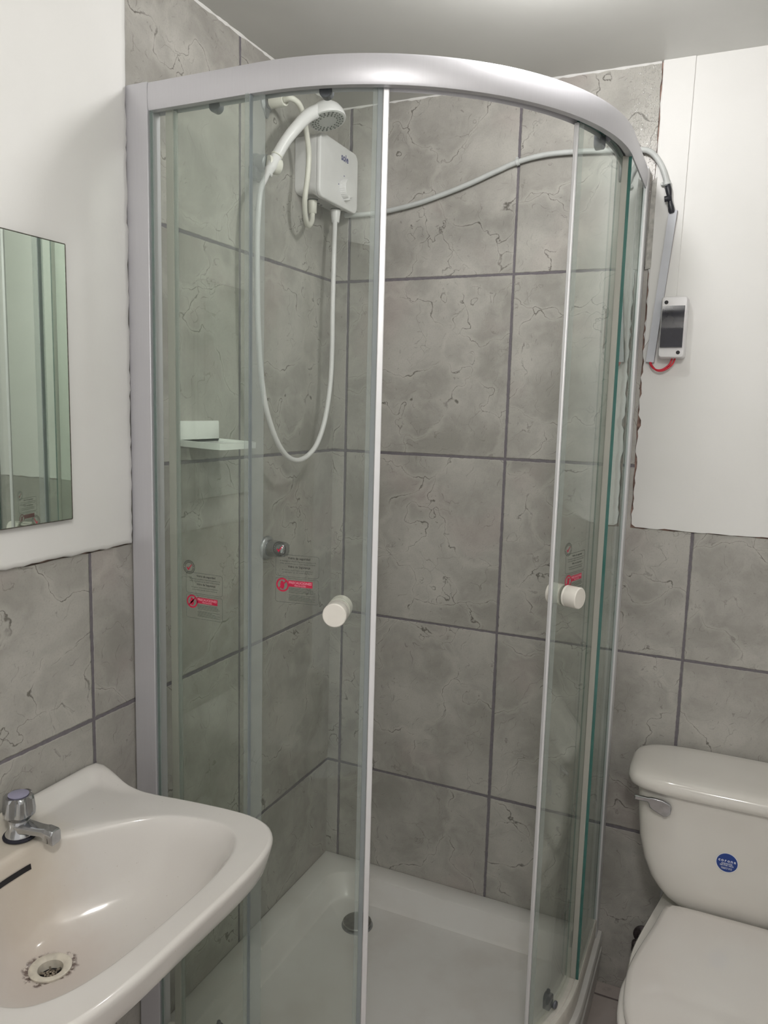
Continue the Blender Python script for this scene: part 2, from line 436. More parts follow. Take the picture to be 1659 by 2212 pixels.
# back wall: mortar behind, tiles 10 mm, plaster above the half-height tiles on the right
bm = bmesh.new()
box(bm, -0.08, ROOM_X, 0.004, 0.10, -0.04, CEIL, 1)
edge = jag((0.800, 0, CEIL), (0.800, 0, 1.181), 60, 0.0022, 3, (1, 0, 0)) + jag((0.802, 0, 1.181), (ROOM_X, 0, 1.181), 60, 0.003, 4, (0, 0, 1))[1:]
poly = [Vector((-0.08, 0, CEIL))] + edge + [Vector((ROOM_X, 0, -0.04)), Vector((-0.08, 0, -0.04))]
prism(bm, poly, (0, 0.004, 0), 0)
e2 = jag((0.803, -0.003, CEIL), (0.803, -0.003, 1.80), 14, 0.002, 5, (1, 0, 0)) + jag((0.8035, -0.003, 1.80), (0.8035, -0.003, 1.19), 50, 0.0060, 6, (1, 0, 0))[1:]
e3 = [Vector((0.812, -0.003, 1.184))] + jag((0.83, -0.003, 1.184), (ROOM_X, -0.003, 1.184), 50, 0.003, 8, (0, 0, 1))
prism(bm, [Vector((ROOM_X, -0.003, CEIL))] + e2 + e3, (0, 0.007, 0), 2)
structure(fin('wall_back', bm, [M_tile_back, M_brown, M_white], smooth=30))
# vertical plaster strip over a chased cable above the breaker
bm = bmesh.new()
prism(bm, [(0.8045, -0.007, CEIL), (0.8700, -0.007, CEIL), (0.8660, -0.007, 1.705), (0.8045, -0.007, 1.60), (0.806, -0.007, 1.9)], (0, 0.004, 0), 0)
structure(fin('trim_1', bm, M_white, bevel=0.0008))
# left wall
bm = bmesh.new()
box(bm, -0.10, -0.004, ROOM_Y, 0.08, -0.04, CEIL, 1)
eL = jag((0, -0.787, CEIL), (0, -0.790, 1.183), 60, 0.0022, 13, (0, 1, 0)) + jag((0, -0.790, 1.183), (0, ROOM_Y, 1.183), 80, 0.003, 14, (0, 0, 1))[1:]
prism(bm, [Vector((0, 0.004, CEIL))] + eL + [Vector((0, ROOM_Y, -0.04)), Vector((0, 0.004, -0.04))], (-0.004, 0, 0), 0)
def plaster_L():
    a = jag((0.004, -0.7885, CEIL), (0.004, -0.7895, 2.0), 8, 0.0015, 15, (0, 1, 0)) + jag((0.004, -0.7895, 2.0), (0.004, -0.7925, 1.190), 70, 0.0040, 16, (0, 1, 0))[1:]
    b = jag((0.004, -0.7935, 1.185), (0.004, ROOM_Y, 1.187), 90, 0.0035, 17, (0, 0, 1))
    out = a + b
    front = []
    for p in out:   # rounded free edge of the coat
        dy = 0.016 if p.y > -0.7955 else 0.0
        dz = 0.010 if p.z < 1.20 else 0.0
        front.append(Vector((0.010, p.y-dy, p.z+dz)))
    mid = [Vector((0.0085, p.y - (0.005 if p.y > -0.7955 else 0), p.z + (0.003 if p.z < 1.20 else 0))) for p in out]
    back = [Vector((-0.003, p.y, p.z)) for p in out]
    for L_ in (back, out, mid, front): L_.append(Vector((L_[0].x, ROOM_Y, CEIL)))
    return back, out, mid, front
L4 = plaster_L()
R_ = loops(bm, L4, 2); bm.faces.new(R_[-1]).material_index = 2
structure(fin('wall_left', bm, [M_tile_left, M_brown, M_white], smooth=50))
# dark crumbling gap details are left open between tile and plaster
bm = bmesh.new(); box(bm, ROOM_X, ROOM_X+0.08, ROOM_Y, 0.1, -0.04, CEIL)
structure(fin('wall_right', bm, M_white))
bm = bmesh.new()   # front wall behind the camera; doorway added to let in world fill light
box(bm, -0.1, 0.20, ROOM_Y-0.08, ROOM_Y, -0.04, CEIL); box(bm, 1.50, ROOM_X+0.08, ROOM_Y-0.08, ROOM_Y, -0.04, CEIL)
box(bm, 0.20, 1.50, ROOM_Y-0.08, ROOM_Y, 2.02, CEIL)
structure(fin('wall_front', bm, M_white))
bm = bmesh.new(); box(bm, -0.1, ROOM_X+0.08, ROOM_Y-0.08, 0.1, CEIL, CEIL+0.08)
structure(fin('ceiling', bm, M_ceil))
bm = bmesh.new(); box(bm, -0.1, ROOM_X+0.08, ROOM_Y-0.08, 0.1, -0.06, 0.0)
structure(fin('floor', bm, M_floor))
# rough white filler bead in the ceiling corners
bm = bmesh.new()
rnd = random.Random(21)
for (a, b, nrm) in (((0.0, 0, 0), (0.80, 0, 0), 'b'), ((0, 0, 0), (0, -0.787, 0), 'l')):
    N = 70; A, B = Vector(a), Vector(b); pts = []
    for i in range(N+1):
        p = A.lerp(B, i/N); k = 0.0020 + rnd.random()*0.0026
        if nrm == 'b': pts.append([(p.x, 0.001, CEIL+0.001), (p.x, -k, CEIL+0.001), (p.x, -k*0.5, CEIL-k*0.6), (p.x, 0.001, CEIL-k*1.3)])
        else: pts.append([(-0.001, p.y, CEIL+0.001), (k, p.y, CEIL+0.001), (k*0.5, p.y, CEIL-k*0.6), (-0.001, p.y, CEIL-k*1.3)])
    loops(bm, pts, cap0=True, cap1=True)
structure(fin('trim_2', bm, M_white))

# ------------------------------------------------------------------ lamp
t = thing('ceiling_lamp', 'bare round white bulb in a ceiling socket above the shower door opening', 'lamp', (BULB[0], BULB[1], CEIL))
bm = bmesh.new(); lathe(bm, (BULB[0], BULB[1], CEIL+0.001), (0, 0, -1), [(0.045, 0), (0.045, 0.008), (0.03, 0.018), (0.022, 0.024), (0.020, 0.048)])
fin('socket', bm, M_plastic, t)
bm = bmesh.new(); lathe(bm, (BULB[0], BULB[1], CEIL-0.046), (0, 0, -1), [(0.018, 0), (0.024, 0.012), (0.031, 0.028), (0.032, 0.040), (0.026, 0.056), (0.014, 0.065), (0, 0.068)], cap=False)
fin('bulb', bm, M_bulb, t)

t = thing('added_fill_globe', 'round opal globe added as unseen fill light on the ceiling near the added doorway, farthest from the shower', 'lamp', (1.10, -2.02, CEIL))  # added out of view to brighten the camera-facing surfaces
bm = bmesh.new(); lathe(bm, (1.10, -2.02, CEIL+0.001), (0, 0, -1), [(0.055, 0), (0.055, 0.012), (0.045, 0.018), (0.040, 0.022)])
fin('mount', bm, M_plastic, t)
bm = bmesh.new(); lathe(bm, (1.10, -2.02, CEIL-0.020), (0, 0, -1), [(0.040, 0)] + [(0.088*math.sin(math.radians(a)), 0.078 - 0.088*math.cos(math.radians(a))) for a in range(36, 180, 9)] + [(0, 0.166)], cap=False)
fin('globe', bm, M_fill_globe, t)

# ------------------------------------------------------------------ shower enclosure path
D, S = 0.790, 0.270
def path(t, o):
    """t<0 straight left part (x=S+t), 0..90 arc degrees, >90 straight right part (metres/100 past); o = inset"""
    r = D - S - o
    if t <= 0: return Vector((S + t, -(D-o), 0)), Vector((0, -1, 0))
    if t < 90:
        a = math.radians(t); nrm = Vector((math.sin(a), -math.cos(a), 0)); return Vector((S, -S, 0)) + nrm*r, nrm
    return Vector((D-o, -S + (t-90), 0)), Vector((1, 0, 0))
def trange(t0, t1):
    T = [t0]
    if t0 < 0: T.append(min(0, t1))
    a0, a1 = max(t0, 0), min(t1, 90)
    if a1 > a0:
        k = max(2, int((a1-a0)/2.0)); T += [a0 + (a1-a0)*i/k for i in range(k+1)]
    T.append(t1)
    out = [T[0]]
    for v in T[1:]:
        if v > out[-1] + 1e-6: out.append(v)
    return out
def sweep(bm, t0, t1, prof, mi=0, endmi=None):
    """prof: closed list of (inset, z)"""
    L = []
    for t in trange(t0, t1):
        row = []
        for o, z in prof:
            p, _ = path(t, o); row.append((p.x, p.y, z))
        L.append(row)
    R_ = loops(bm, L, mi)
    for q in (R_[0], R_[-1]): bm.faces.new(q).material_index = mi if endmi is None else endmi
def slab(o0, o1, z0, z1): return [(o0, z0), (o1, z0), (o1, z1), (o0, z1)]
TRAY_Z = 0.143; RAIL_B = 0.193; RAIL_T0, RAIL_T1 = 1.941, 1.986

enc = thing('shower_enclosure', 'curved glass corner shower enclosure with matt silver rails and two sliding doors', 'shower enclosure', (0.4, -0.4, TRAY_Z))
bm = bmesh.new()   # top rail, slightly rounded outer face, open track below
sweep(bm, -0.217, 90.232, [(0.0015, RAIL_T0), (0, RAIL_T0+0.004), (-0.001, RAIL_T0+0.022), (0, RAIL_T1-0.004), (0.0015, RAIL_T1),
                    (0.033, RAIL_T1), (0.034, RAIL_T0+0.004), (0.030, RAIL_T0), (0.027, RAIL_T0+0.010), (0.0145, RAIL_T0+0.010), (0.0135, RAIL_T0)])
fin('top_rail', bm, M_alu, enc, smooth=50)
bm = bmesh.new()
sweep(bm, -0.217, 90.232, [(0.001, TRAY_Z), (0, TRAY_Z+0.004), (0, RAIL_B-0.003), (0.002, RAIL_B), (0.010, RAIL_B), (0.0115, RAIL_B-0.002), (0.013, RAIL_B), (0.032, RAIL_B-0.001), (0.034, RAIL_B-0.004), (0.034, TRAY_Z)])
fin('bottom_rail', bm, M_alu_white, enc, smooth=50)
# wall profiles
bm = bmesh.new()
box(bm, 0.004, 0.0525, -D-0.0015, -D+0.032, TRAY_Z, RAIL_T1+0.001)
p1 = fin('wall_profile', bm, M_alu, enc, bevel=0.0012)
bm = bmesh.new()
box(bm, D-0.032, D+0.0015, -0.038, -0.001, TRAY_Z, RAIL_T1+0.001)
p2 = fin('wall_profile', bm, M_alu_pale, enc, bevel=0.0012)
# fixed panes
GT = 0.006
def pane(name, t0, t1, o, z0, z1, parent):
    bm = bmesh.new()
    L = []
    for t in trange(t0, t1):
        row = []
        for oo, z in slab(o, o+GT, z0, z1):
            p, _ = path(t, oo); row.append((p.x, p.y, z))
        L.append(row)
    R_ = loops(bm, L, 0)
    for q in (R_[0], R_[-1]): bm.faces.new(q).material_index = 1
    for f in bm.faces:
        c = [v.co.z for v in f.verts]
        if max(c) - min(c) < 1e-4: f.material_index = 1
    return fin(name, bm, [M_glass, M_edge], parent, smooth=30)
FE = 90.0 - 0.0
fixedL = pane('fixed_pane', -0.215, -0.012, 0.003, RAIL_B-0.004, RAIL_T0+0.008, enc)
fixedR = pane('fixed_pane', 90.0+0.0, 90.0+0.230, 0.003, RAIL_B-0.004, RAIL_T0+0.008, enc)
def strip(name, t0, t1, o0, o1, mat, parent, z0=RAIL_B+0.002, z1=RAIL_T0+0.002, bev=0.0006):
    bm = bmesh.new(); sweep(bm, t0, t1, slab(o0, o1, z0, z1)); return fin(name, bm, mat, parent, smooth=30, bevel=bev)
strip('seal_strip', -0.014, 1.4, 0.0095, 0.0120, M_seal, fixedL)
strip('seal_strip', -0.020, -0.012, 0.0010, 0.0030, M_seal, fixedL)
strip('seal_strip', 89.75, 90.001, 0.0092, 0.0206, M_seal_cream, fixedR)
strip('end_seal', -0.0118, -0.0100, 0.0018, 0.0102, M_seal_grey, fixedL)
strip('gasket', -0.217, -0.207, 0.0018, 0.0030, M_seal, fixedL)

# sliding doors: o = inset of the outer glass face
DO = 0.021
def door(t0, t1, lead_at, sgn):
    d = pane('sliding_door', t0, t1, DO, RAIL_B-0.010, RAIL_T0+0.006, enc)
    return d
def deg(m): return math.degrees(m/(D-S-DO))
LD = 23.1
dl = door(-0.180, LD, LD, 1)
dr = door(65.6, 90.178, 65.6, -1)
# closing edges: clear channel + pale magnetic strip
strip('channel_seal', LD-deg(0.014), LD-deg(0.0065), DO-0.003, DO, M_seal, dl)
strip('channel_seal', LD-deg(0.0065), LD+0.15, DO-0.0035, DO, M_seal_grey, dl)
strip('magnet_strip', LD+0.2, LD+0.2+deg(0.0100), DO-0.004, DO+GT+0.004, M_alu_pale, dl, bev=0.0015)
strip('channel_seal', 65.6, 65.6+deg(0.012), DO-0.002, DO, M_seal, dr)
strip('magnet_strip', 65.5-deg(0.0055), 65.5, DO-0.001, DO+GT+0.001, M_alu_pale, dr, bev=0.0015)
# trailing edge seals
strip('trailing_seal', -0.193, -0.178, DO-0.005, DO+GT+0.002, M_seal_cream, dl)
strip('trailing_seal', -0.178, -0.170, DO-0.003, DO, M_seal, dl)
strip('trailing_seal', 90.170, 90.190, DO-0.005, DO+GT+0.002, M_seal_cream, dr)
# knobs: outside and inside halves
def knob(t, z, parent):
    p, nrm = path(t, DO); p.z = z
    bm = bmesh.new()
    lathe(bm, p + nrm*0.0002, nrm, [(0.0195, 0), (0.0205, 0.0012), (0.0205, 0.0035), (0.0200, 0.0045), (0.0205, 0.0055), (0.0205, 0.0290), (0.0190, 0.0308), (0.0, 0.0310)], 40)
    fin('knob', bm, M_knob, parent, smooth=35)
    bm = bmesh.new()
    lathe(bm, p - nrm*(GT+0.0002), -nrm, [(0.0195, 0), (0.0205, 0.0012), (0.0205, 0.0260), (0.0190, 0.0275), (0.0, 0.0278)], 40)
    fin('knob', bm, M_knob, parent, smooth=35)
knob(16.8, 1.100, dl); knob(70.6, 1.102, dr)
# rollers
def roller(t, z, parent, top=True):
    p, nrm = path(t, DO+GT); p.z = z; tn = Vector((-nrm.y, nrm.x, 0)); bm = bmesh.new()
    s = -1 if top else 1
    out = []
    for a in range(0, 181, 15):
        out.append(p + tn*0.0105*math.cos(math.radians(a)) + Vector((0, 0, s*(0.012 + 0.010*math.sin(math.radians(a))))))
    pts = [p + tn*0.0105 + Vector((0, 0, -s*0.012))] + out + [p - tn*0.0105 + Vector((0, 0, -s*0.012))]
    prism(bm, pts, -nrm*0.015)
    lathe(bm, p + Vector((0, 0, s*0.002)) + nrm*(GT+0.0002), nrm, [(0.0085, 0), (0.0085, 0.004), (0.006, 0.006)], 20)
    if not top: lathe(bm, p + Vector((0, 0, 0.018)) - nrm*0.008, (0, 0, 1), [(0.004, 0), (0.004, 0.010), (0.003, 0.012)], 14)
    fin('roller', bm, M_darkplastic, parent, smooth=40, bevel=0.0012)
for t, dd in ((12.5, dl), (-0.100, dl), (77.0, dr), (90.11, dr)):
    roller(t, RAIL_T0+(0.006 if t > 50 else 0.014), dd, True); roller(t, RAIL_B+0.012, dd, False)

# ---- safety stickers on the glass
def sticker(parent, fmap):
    bm = bmesh.new()
    def quad(x0, y0, x1, y1, mi, n=6):
        for i in range(n):
            a, b = x0 + (x1-x0)*i/n, x0 + (x1-x0)*(i+1)/n
            bm.faces.new([bm.verts.new(fmap(*q)) for q in ((a, y0), (b, y0), (b, y1), (a, y1))]).material_index = mi
    def ring(cx, cy, r0_, r1_, mi, n=32):
        for i in range(n):
            a, b = 2*PI*i/n, 2*PI*(i+1)/n
            bm.faces.new([bm.verts.new(fmap(cx+r*math.cos(t), cy+r*math.sin(t))) for r, t in ((r0_, a), (r1_, a), (r1_, b), (r0_, b))]).material_index = mi
    def poly(pts, mi): bm.faces.new([bm.verts.new(fmap(*q)) for q in pts]).material_index = mi
    def stroke(pts, w_, mi):
        for a, b in zip(pts, pts[1:]):
            dx, dy = b[0]-a[0], b[1]-a[1]; l = math.hypot(dx, dy) or 1; nx, ny = -dy/l*w_/2, dx/l*w_/2
            poly(((a[0]+nx, a[1]+ny), (b[0]+nx, b[1]+ny), (b[0]-nx, b[1]-ny), (a[0]-nx, a[1]-ny)), mi)
    def rbox(x0, y0, x1, y1, r, w_, mi):
        pts = []
        for cx, cy, a0 in ((x1-r, y1-r, 0), (x0+r, y1-r, 90), (x0+r, y0+r, 180), (x1-r, y0+r, 270)):
            pts += [(cx + r*math.cos(math.radians(a0+k)), cy + r*math.sin(math.radians(a0+k))) for k in (0, 22, 45, 68, 90)]
        q = []
        for i in range(len(pts)):
            a, b = pts[i], pts[(i+1) % len(pts)]
            k = 5 if math.hypot(a[0]-b[0], a[1]-b[1]) > 0.01 else 1
            q += [(a[0]+(b[0]-a[0])*j/k, a[1]+(b[1]-a[1])*j/k) for j in range(k)]
        stroke(q + [q[0]], w_, mi)
    # box 1 (x 0..0.082, y -0.048..-0.008), circle with tick at its top left
    rbox(0.0, -0.046, 0.080, -0.008, 0.005, 0.0007, 1)
    ring(0.007, 0.001, 0.0118, 0.0126, 0); ring(0.007, 0.001, 0.0080, 0.0085, 0)
    for k in range(26):
        a = 2*PI*k/26
        if k % 13 in (0,): continue
        stroke([(0.007+0.0091*math.cos(a), 0.001+0.0091*math.sin(a)), (0.007+0.0110*math.cos(a), 0.001+0.0110*math.sin(a))], 0.0009, 0)
    poly(((0.0015, 0.000), (0.0030, 0.0015), (0.0052, -0.0012), (0.0052, -0.0050)), 2)
    poly(((0.0052, -0.0050), (0.0052, -0.0012), (0.0125, 0.0068), (0.0135, 0.0060)), 2)
    text_bm(bm, 'Vidrio de seguridad', 0.0052, fmap, 0, off=(0.044, -0.0135))
    text_bm(bm, 'Se desintegra en mínimos fragmentos pequeños y de', 0.0032, fmap, 1, off=(0.041, -0.0190), xscale=0.98)
    text_bm(bm, 'aristas redondeadas que no causan heridas cortantes', 0.0032, fmap, 1, off=(0.041, -0.0230), xscale=0.96)
    text_bm(bm, 'Vidro de Segurança', 0.0052, fmap, 0, off=(0.044, -0.0285))
    text_bm(bm, 'Ao quebrar, forma muitos cacos pequenos e', 0.0032, fmap, 1, off=(0.041, -0.0345))
    text_bm(bm, 'arredondados que não causam ferimentos', 0.0032, fmap, 1, off=(0.041, -0.0385))
    # box 2
    rbox(0.0, -0.092, 0.080, -0.049, 0.004, 0.0006, 1)
    ring(0.0135, -0.0615, 0.0094, 0.0122, 2)
    stroke([(0.0205, -0.0545), (0.0065, -0.0685)], 0.0026, 2)
    poly([(0.0085, -0.0590), (0.0100, -0.0600), (0.0098, -0.0555), (0.0112, -0.0555), (0.0118, -0.0540), (0.0132, -0.0540), (0.0136, -0.0555),
          (0.0150, -0.0555), (0.0154, -0.0570), (0.0165, -0.0570), (0.0172, -0.0640), (0.0150, -0.0690), (0.0115, -0.0690), (0.0095, -0.0650)], 2)
    quad(0.0245, -0.0635, 0.0690, -0.0525, 2, 8)
    def fm2(x, y): return fmap(x, y, 0.00015)
    text_bm(bm, 'PRECAUCIONES', 0.0058, fm2, 3, off=(0.0465, -0.0565))
    text_bm(bm, 'PRECAUÇÕES', 0.0034, fm2, 3, off=(0.0465, -0.0612))
    rnd = random.Random(5)
    for k in range(12):
        y = -0.0665 - k*0.0019
        if k in (5,): continue
        quad(0.0255, y-0.00034, 0.0255 + 0.030 + rnd.random()*0.020, y+0.00034, 1, 4)
    return fin('safety_sticker', bm, [M_ink_dark, M_ink_grey, M_ink_red, M_ink_pink], parent, smooth=60)
def map_flat(x0, z0, tilt=0.0):
    def f(x, y, e=0.0): return Vector((x0 + x*math.cos(tilt) - y*math.sin(tilt), -D + 0.003 - 0.0004 - e, z0 + y*math.cos(tilt) + x*math.sin(tilt)))
    return f
def map_arc(t0, z0, sg=1):
    def f(x, y, e=0.0):
        p, nrm = path(t0 + deg(x), DO); p = p + nrm*(0.0004+e); p.z = z0 + y; return p
    return f
sticker(fixedL, map_flat(0.124, 1.152))
sticker(dl, map_arc(3.7, 1.200))
sticker(dr, map_arc(69.7, 1.190))

# ------------------------------------------------------------------ shower tray
def tray_loop(wall, front, rc, z, n=8, D_=0.803, ext=0.0):
    """wall: inset from the two walls, front: inset from the curved front"""
    r = D_ - S - front; e = D_ - front; P = []
    def arc_(cx, cy, r_, a0, a1, k):
        return [(cx + r_*math.cos(math.radians(a0+(a1-a0)*i/k)), cy + r_*math.sin(math.radians(a0+(a1-a0)*i/k)), z) for i in range(k+1)]
    w_ = wall
    P += arc_(w_+rc, -w_-rc, rc, 180, 90, n)                      # back corner
    P += arc_(e-rc*0.7, -w_-rc*0.7, rc*0.7, 90, 0, n)             # right end
    P += arc_(S, -S, r, 0, -90, 28)                               # curved front
    P += arc_(w_+rc*0.7, -e+rc*0.7, rc*0.7, -90, -180, n)         # left end
    return P
bm = bmesh.new()
Ls = [tray_loop(0.0005, 0.006, 0.002, 0.0), tray_loop(0.0005, 0.004, 0.002, 0.060), tray_loop(0.0005, 0.000, 0.002, 0.072), tray_loop(0.0005, 0.000, 0.002, 0.098),
      tray_loop(0.0005, 0.005, 0.002, 0.104), tray_loop(0.0005, 0.001, 0.002, 0.112), tray_loop(0.0005, 0.0, 0.002, 0.136), tray_loop(0.0015, 0.003, 0.002, TRAY_Z-0.0015), tray_loop(0.004, 0.007, 0.003, TRAY_Z),
      tray_loop(0.060, 0.052, 0.060, TRAY_Z), tray_loop(0.064, 0.056, 0.060, TRAY_Z-0.003),
      tray_loop(0.082, 0.074, 0.058, 0.085), tray_loop(0.090, 0.083, 0.055, 0.0785), tray_loop(0.20, 0.20, 0.04, 0.076)]
loops(bm, Ls, cap0=True, cap1=True)
tr = fin('shower_tray', bm, M_tray, smooth=35, origin=(0.4, -0.4, 0))
tag(tr, 'white quadrant acrylic shower tray on the floor under the glass enclosure', 'shower tray')
bm = bmesh.new(); lathe(bm, (0.192, -0.175, 0.0745), (0, 0, 1), [(0.043, 0), (0.043, 0.002), (0.040, 0.0035)], 40)
dc = fin('drain_flange', bm, M_chrome_dull, tr)
bm = bmesh.new(); lathe(bm, (0.192, -0.175, 0.0785), (0, 0, 1), [(0.030, 0), (0.038, 0.0045), (0.0385, 0.007), (0.037, 0.0085), (0.0, 0.0095)], 40)
fin('drain_cap', bm, M_steel, tr)

# ------------------------------------------------------------------ electric water heater
def rrect(y0, y1, z0, z1, r, k=6):
    P = []
    for cy, cz, a0 in ((y1-r, z1-r, 0), (y0+r, z1-r, 90), (y0+r, z0+r, 180), (y1-r, z0+r, 270)):
        P += [(cy + r*math.cos(math.radians(a0+90*i/k)), cz + r*math.sin(math.radians(a0+90*i/k))) for i in range(k+1)]
    return P
HY0, HY1, HZ0, HZ1 = -0.222, -0.024, 1.940, 2.086
ht = thing('water_heater', 'small white electric shower water heater on the left tile wall with round dial', 'water heater', (0.0, -0.123, 1.94))
bm = bmesh.new()
L = []
for x, ins, r in ((0.001, 0.010, 0.012), (0.001, 0.004, 0.014), (0.006, 0.003, 0.016), (0.045, 0.001, 0.018), (0.060, 0.0, 0.018)):
    L.append([(x, a, b) for a, b in rrect(HY0+ins, HY1-ins, HZ0+ins+0.008*(1 if x < 0.05 else 0), HZ1-ins, r)])
L.append([(0.0605, a, b) for a, b in rrect(HY0+0.002, HY1-0.002, HZ0+0.002, HZ1-0.002, 0.017)])
loops(bm, L, cap0=True, cap1=True)
fin('body', bm, M_plastic, ht, smooth=50)
bm = bmesh.new()
L = [[(x, a, b) for a, b in rrect(HY0+i, HY1-i, HZ0+i, HZ1-i, 0.018)] for x, i in ((0.0607, 0.001), (0.0620, 0.0), (0.0700, 0.0), (0.0716, 0.0012), (0.0718, 0.004))]
loops(bm, L, cap0=True, cap1=True)
fin('front_cover', bm, M_plastic, ht, smooth=50)
bm = bmesh.new()
DC = Vector((0.0719, -0.098, 1.985))
N = 60; L = []
for h, r in ((0, 0.0235), (0.014, 0.0225), (0.0155, 0.0215)):
    L.append([DC + Vector((h, (r + (0.0007 if i % 2 and h < 0.015 else 0))*math.cos(2*PI*i/N), (r + (0.0007 if i % 2 and h < 0.015 else 0))*math.sin(2*PI*i/N))) for i in range(N)])
loops(bm, L, cap0=True, cap1=True)
box(bm, DC.x, DC.x+0.0165, -0.1005, -0.0955, 1.958, 1.968)
fin('dial', bm, M_plastic, ht, smooth=25)
bm = bmesh.new()
text_bm(bm, 'sole', 0.0235, lambda x, y: Vector((0.0723, -0.098 + x, 2.058 + y)), 0)
fin('brand_print', bm, M_logo, ht)
for yy, zz in ((-0.100, 2.016), (-0.128, 1.990), (-0.068, 1.990)):
    bm = bmesh.new(); lathe(bm, (0.0718, yy, zz), (1, 0, 0), [(0.0016, 0), (0.0016, 0.0004)], 10)
    fin('dial_mark', bm, M_logo, ht)
for x, y, r in ((0.030, -0.155, 0.0045), (0.045, -0.190, 0.004), (0.045, -0.060, 0.004), (0.030, -0.140, 0.003)):
    bm = bmesh.new(); lathe(bm, (x, y, 1.9412), (0, 0, -1), [(r, 0), (r, 0.0012)], 18); fin('base_screw', bm, M_ink_grey, ht)
for x, y, r in ((0.045, -0.092, 0.0125), (0.035, -0.191, 0.012)):
    bm = bmesh.new(); lathe(bm, (x, y, 1.9412), (0, 0, -1), [(r, 0), (r, 0.0022)], 18); fin('water_port', bm, M_ink_grey, ht)

# hoses
def collar(bm, c, ax, prof): lathe(bm, c, ax, prof, 28)
ih = thing('inlet_hose', 'white inlet hose looping from wall outlet down to the water heater', 'hose', (0.035, -0.191, 1.91))
bm = bmesh.new()
tube(bm, [(0.052, -0.350, 2.111), (0.068, -0.350, 2.112), (0.076, -0.330, 2.107), (0.075, -0.306, 2.089), (0.071, -0.285, 2.058), (0.067, -0.267, 2.020), (0.065, -0.268, 1.972), (0.062, -0.274, 1.920),
          (0.055, -0.259, 1.885), (0.047, -0.232, 1.871), (0.040, -0.204, 1.886), (0.036, -0.193, 1.905), (0.035, -0.191, 1.925)], 0.0062, 14)
fin('hose', bm, M_plastic_warm, ih)
bm = bmesh.new(); collar(bm, (0.035, -0.191, 1.9385), (0, 0, -1), [(0.0105, 0), (0.0108, 0.002), (0.0098, 0.028), (0.0080, 0.030)])
fin('hose_nut', bm, M_plastic_warm, ih)
bm = bmesh.new(); collar(bm, (0.016, -0.345, 2.1125), (1, -0.12, -0.03), [(0.0135, 0), (0.0135, 0.036), (0.0125, 0.038), (0.0105, 0.038), (0.0100, 0.034)])
fin('hose_nut', bm, M_plastic_warm, ih)
we = thing('wall_outlet', 'chrome water outlet flange high on the left tile wall', 'pipe fitting', (0.0, -0.345, 2.1125))
bm = bmesh.new(); lathe(bm, (0.0005, -0.345, 2.1125), (1, 0, 0), [(0.0225, 0), (0.0225, 0.003), (0.017, 0.006), (0.015, 0.007)], 8)
prism(bm, [(0.0007, -0.357, 2.098), (0.0007, -0.333, 2.098), (0.0007, -0.340, 2.083), (0.0007, -0.345, 2.079), (0.0007, -0.351, 2.085)], (0.004, 0, 0))
fin('flange', bm, M_chrome_dull, we, smooth=30)
bm = bmesh.new(); lathe(bm, (0.006, -0.345, 2.1125), (1, -0.1, 0), [(0.0145, 0), (0.0150, 0.002), (0.0145, 0.009)], 6)
fin('nut', bm, M_chrome, we, smooth=30)

# slide bracket and hand shower
hb = thing('shower_holder', 'grey hand shower bracket with cream clamp on the left tile wall', 'holder', (0.0, -0.40, 1.960))
bm = bmesh.new(); lathe(bm, (0.0008, -0.385, 1.972), (1, -0.22, -0.12), [(0.022, 0), (0.022, 0.004), (0.0185, 0.008), (0.0185, 0.034), (0.0170, 0.039), (0.012, 0.041)], 32)
box(bm, 0.0008, 0.018, -0.412, -0.388, 1.935, 1.960)
fin('mount', bm, M_mount, hb, smooth=35)
bm = bmesh.new(); lathe(bm, (0.0480, -0.3900, 1.9640), (0.45, 0.88, -0.1), [(0.0165, -0.014), (0.0175, -0.010), (0.0175, 0.012), (0.0160, 0.017), (0.008, 0.019)], 32)
fin('clamp', bm, M_plastic_warm, hb, smooth=35)

hs = thing('hand_shower', 'white hand shower with round spray face resting in the wall bracket', 'shower head', (0.055, -0.40, 1.965))
H0 = Vector((0.052, -0.408, 1.945)); H1 = Vector((0.090, -0.350, 2.055)); HC = Vector((0.115, -0.268, 2.087))
bm = bmesh.new()
tube(bm, [H0, Vector((0.053, -0.398, 1.962)), Vector((0.056, -0.384, 1.985)), Vector((0.068, -0.367, 2.020)), Vector((0.084, -0.345, 2.055)), Vector((0.095, -0.318, 2.084)), Vector((0.106, -0.287, 2.104))],
     lambda f: 0.0085 + 0.0035*min(1, f/0.2) if f < 0.5 else 0.0120 + 0.0030*(f-0.5)/0.5, 20)
fin('handle', bm, M_plastic, hs)
ax = Vector((0.28, -0.07, -0.95)).normalized()
bm = bmesh.new()
lathe(bm, HC, ax, [(0.0, -0.040), (0.014, -0.0385), (0.025, -0.034), (0.034, -0.026), (0.040, -0.015), (0.0425, -0.006), (0.0428, -0.001), (0.0415, 0.0012), (0.0405, 0.0008)], 48)
fin('head', bm, M_plastic, hs, smooth=50)
bm = bmesh.new(); lathe(bm, HC, ax, [(0.0403, 0.0003), (0.0385, 0.0022), (0.0, 0.0030)], 40)
fin('spray_face', bm, simple('pale grey spray face', (0.50, 0.51, 0.50), 0.4), hs)
bm = bmesh.new(); s_, t_, _ = frame(ax)
for r, k, ph in ((0.0345, 22, 0), (0.0285, 22, 0.0), (0.0225, 16, 0.1)):
    for i in range(k):
        a = 2*PI*i/k + ph; c = HC + ax*0.0024 + (s_*math.cos(a) + t_*math.sin(a))*r
        lathe(bm, c - ax*0.0005, ax, [(0.0019, 0), (0.0018, 0.0016), (0.0010, 0.002)], 8)
o = fin('spray_nozzles', bm, M_ink_grey, hs); o['kind'] = 'stuff'
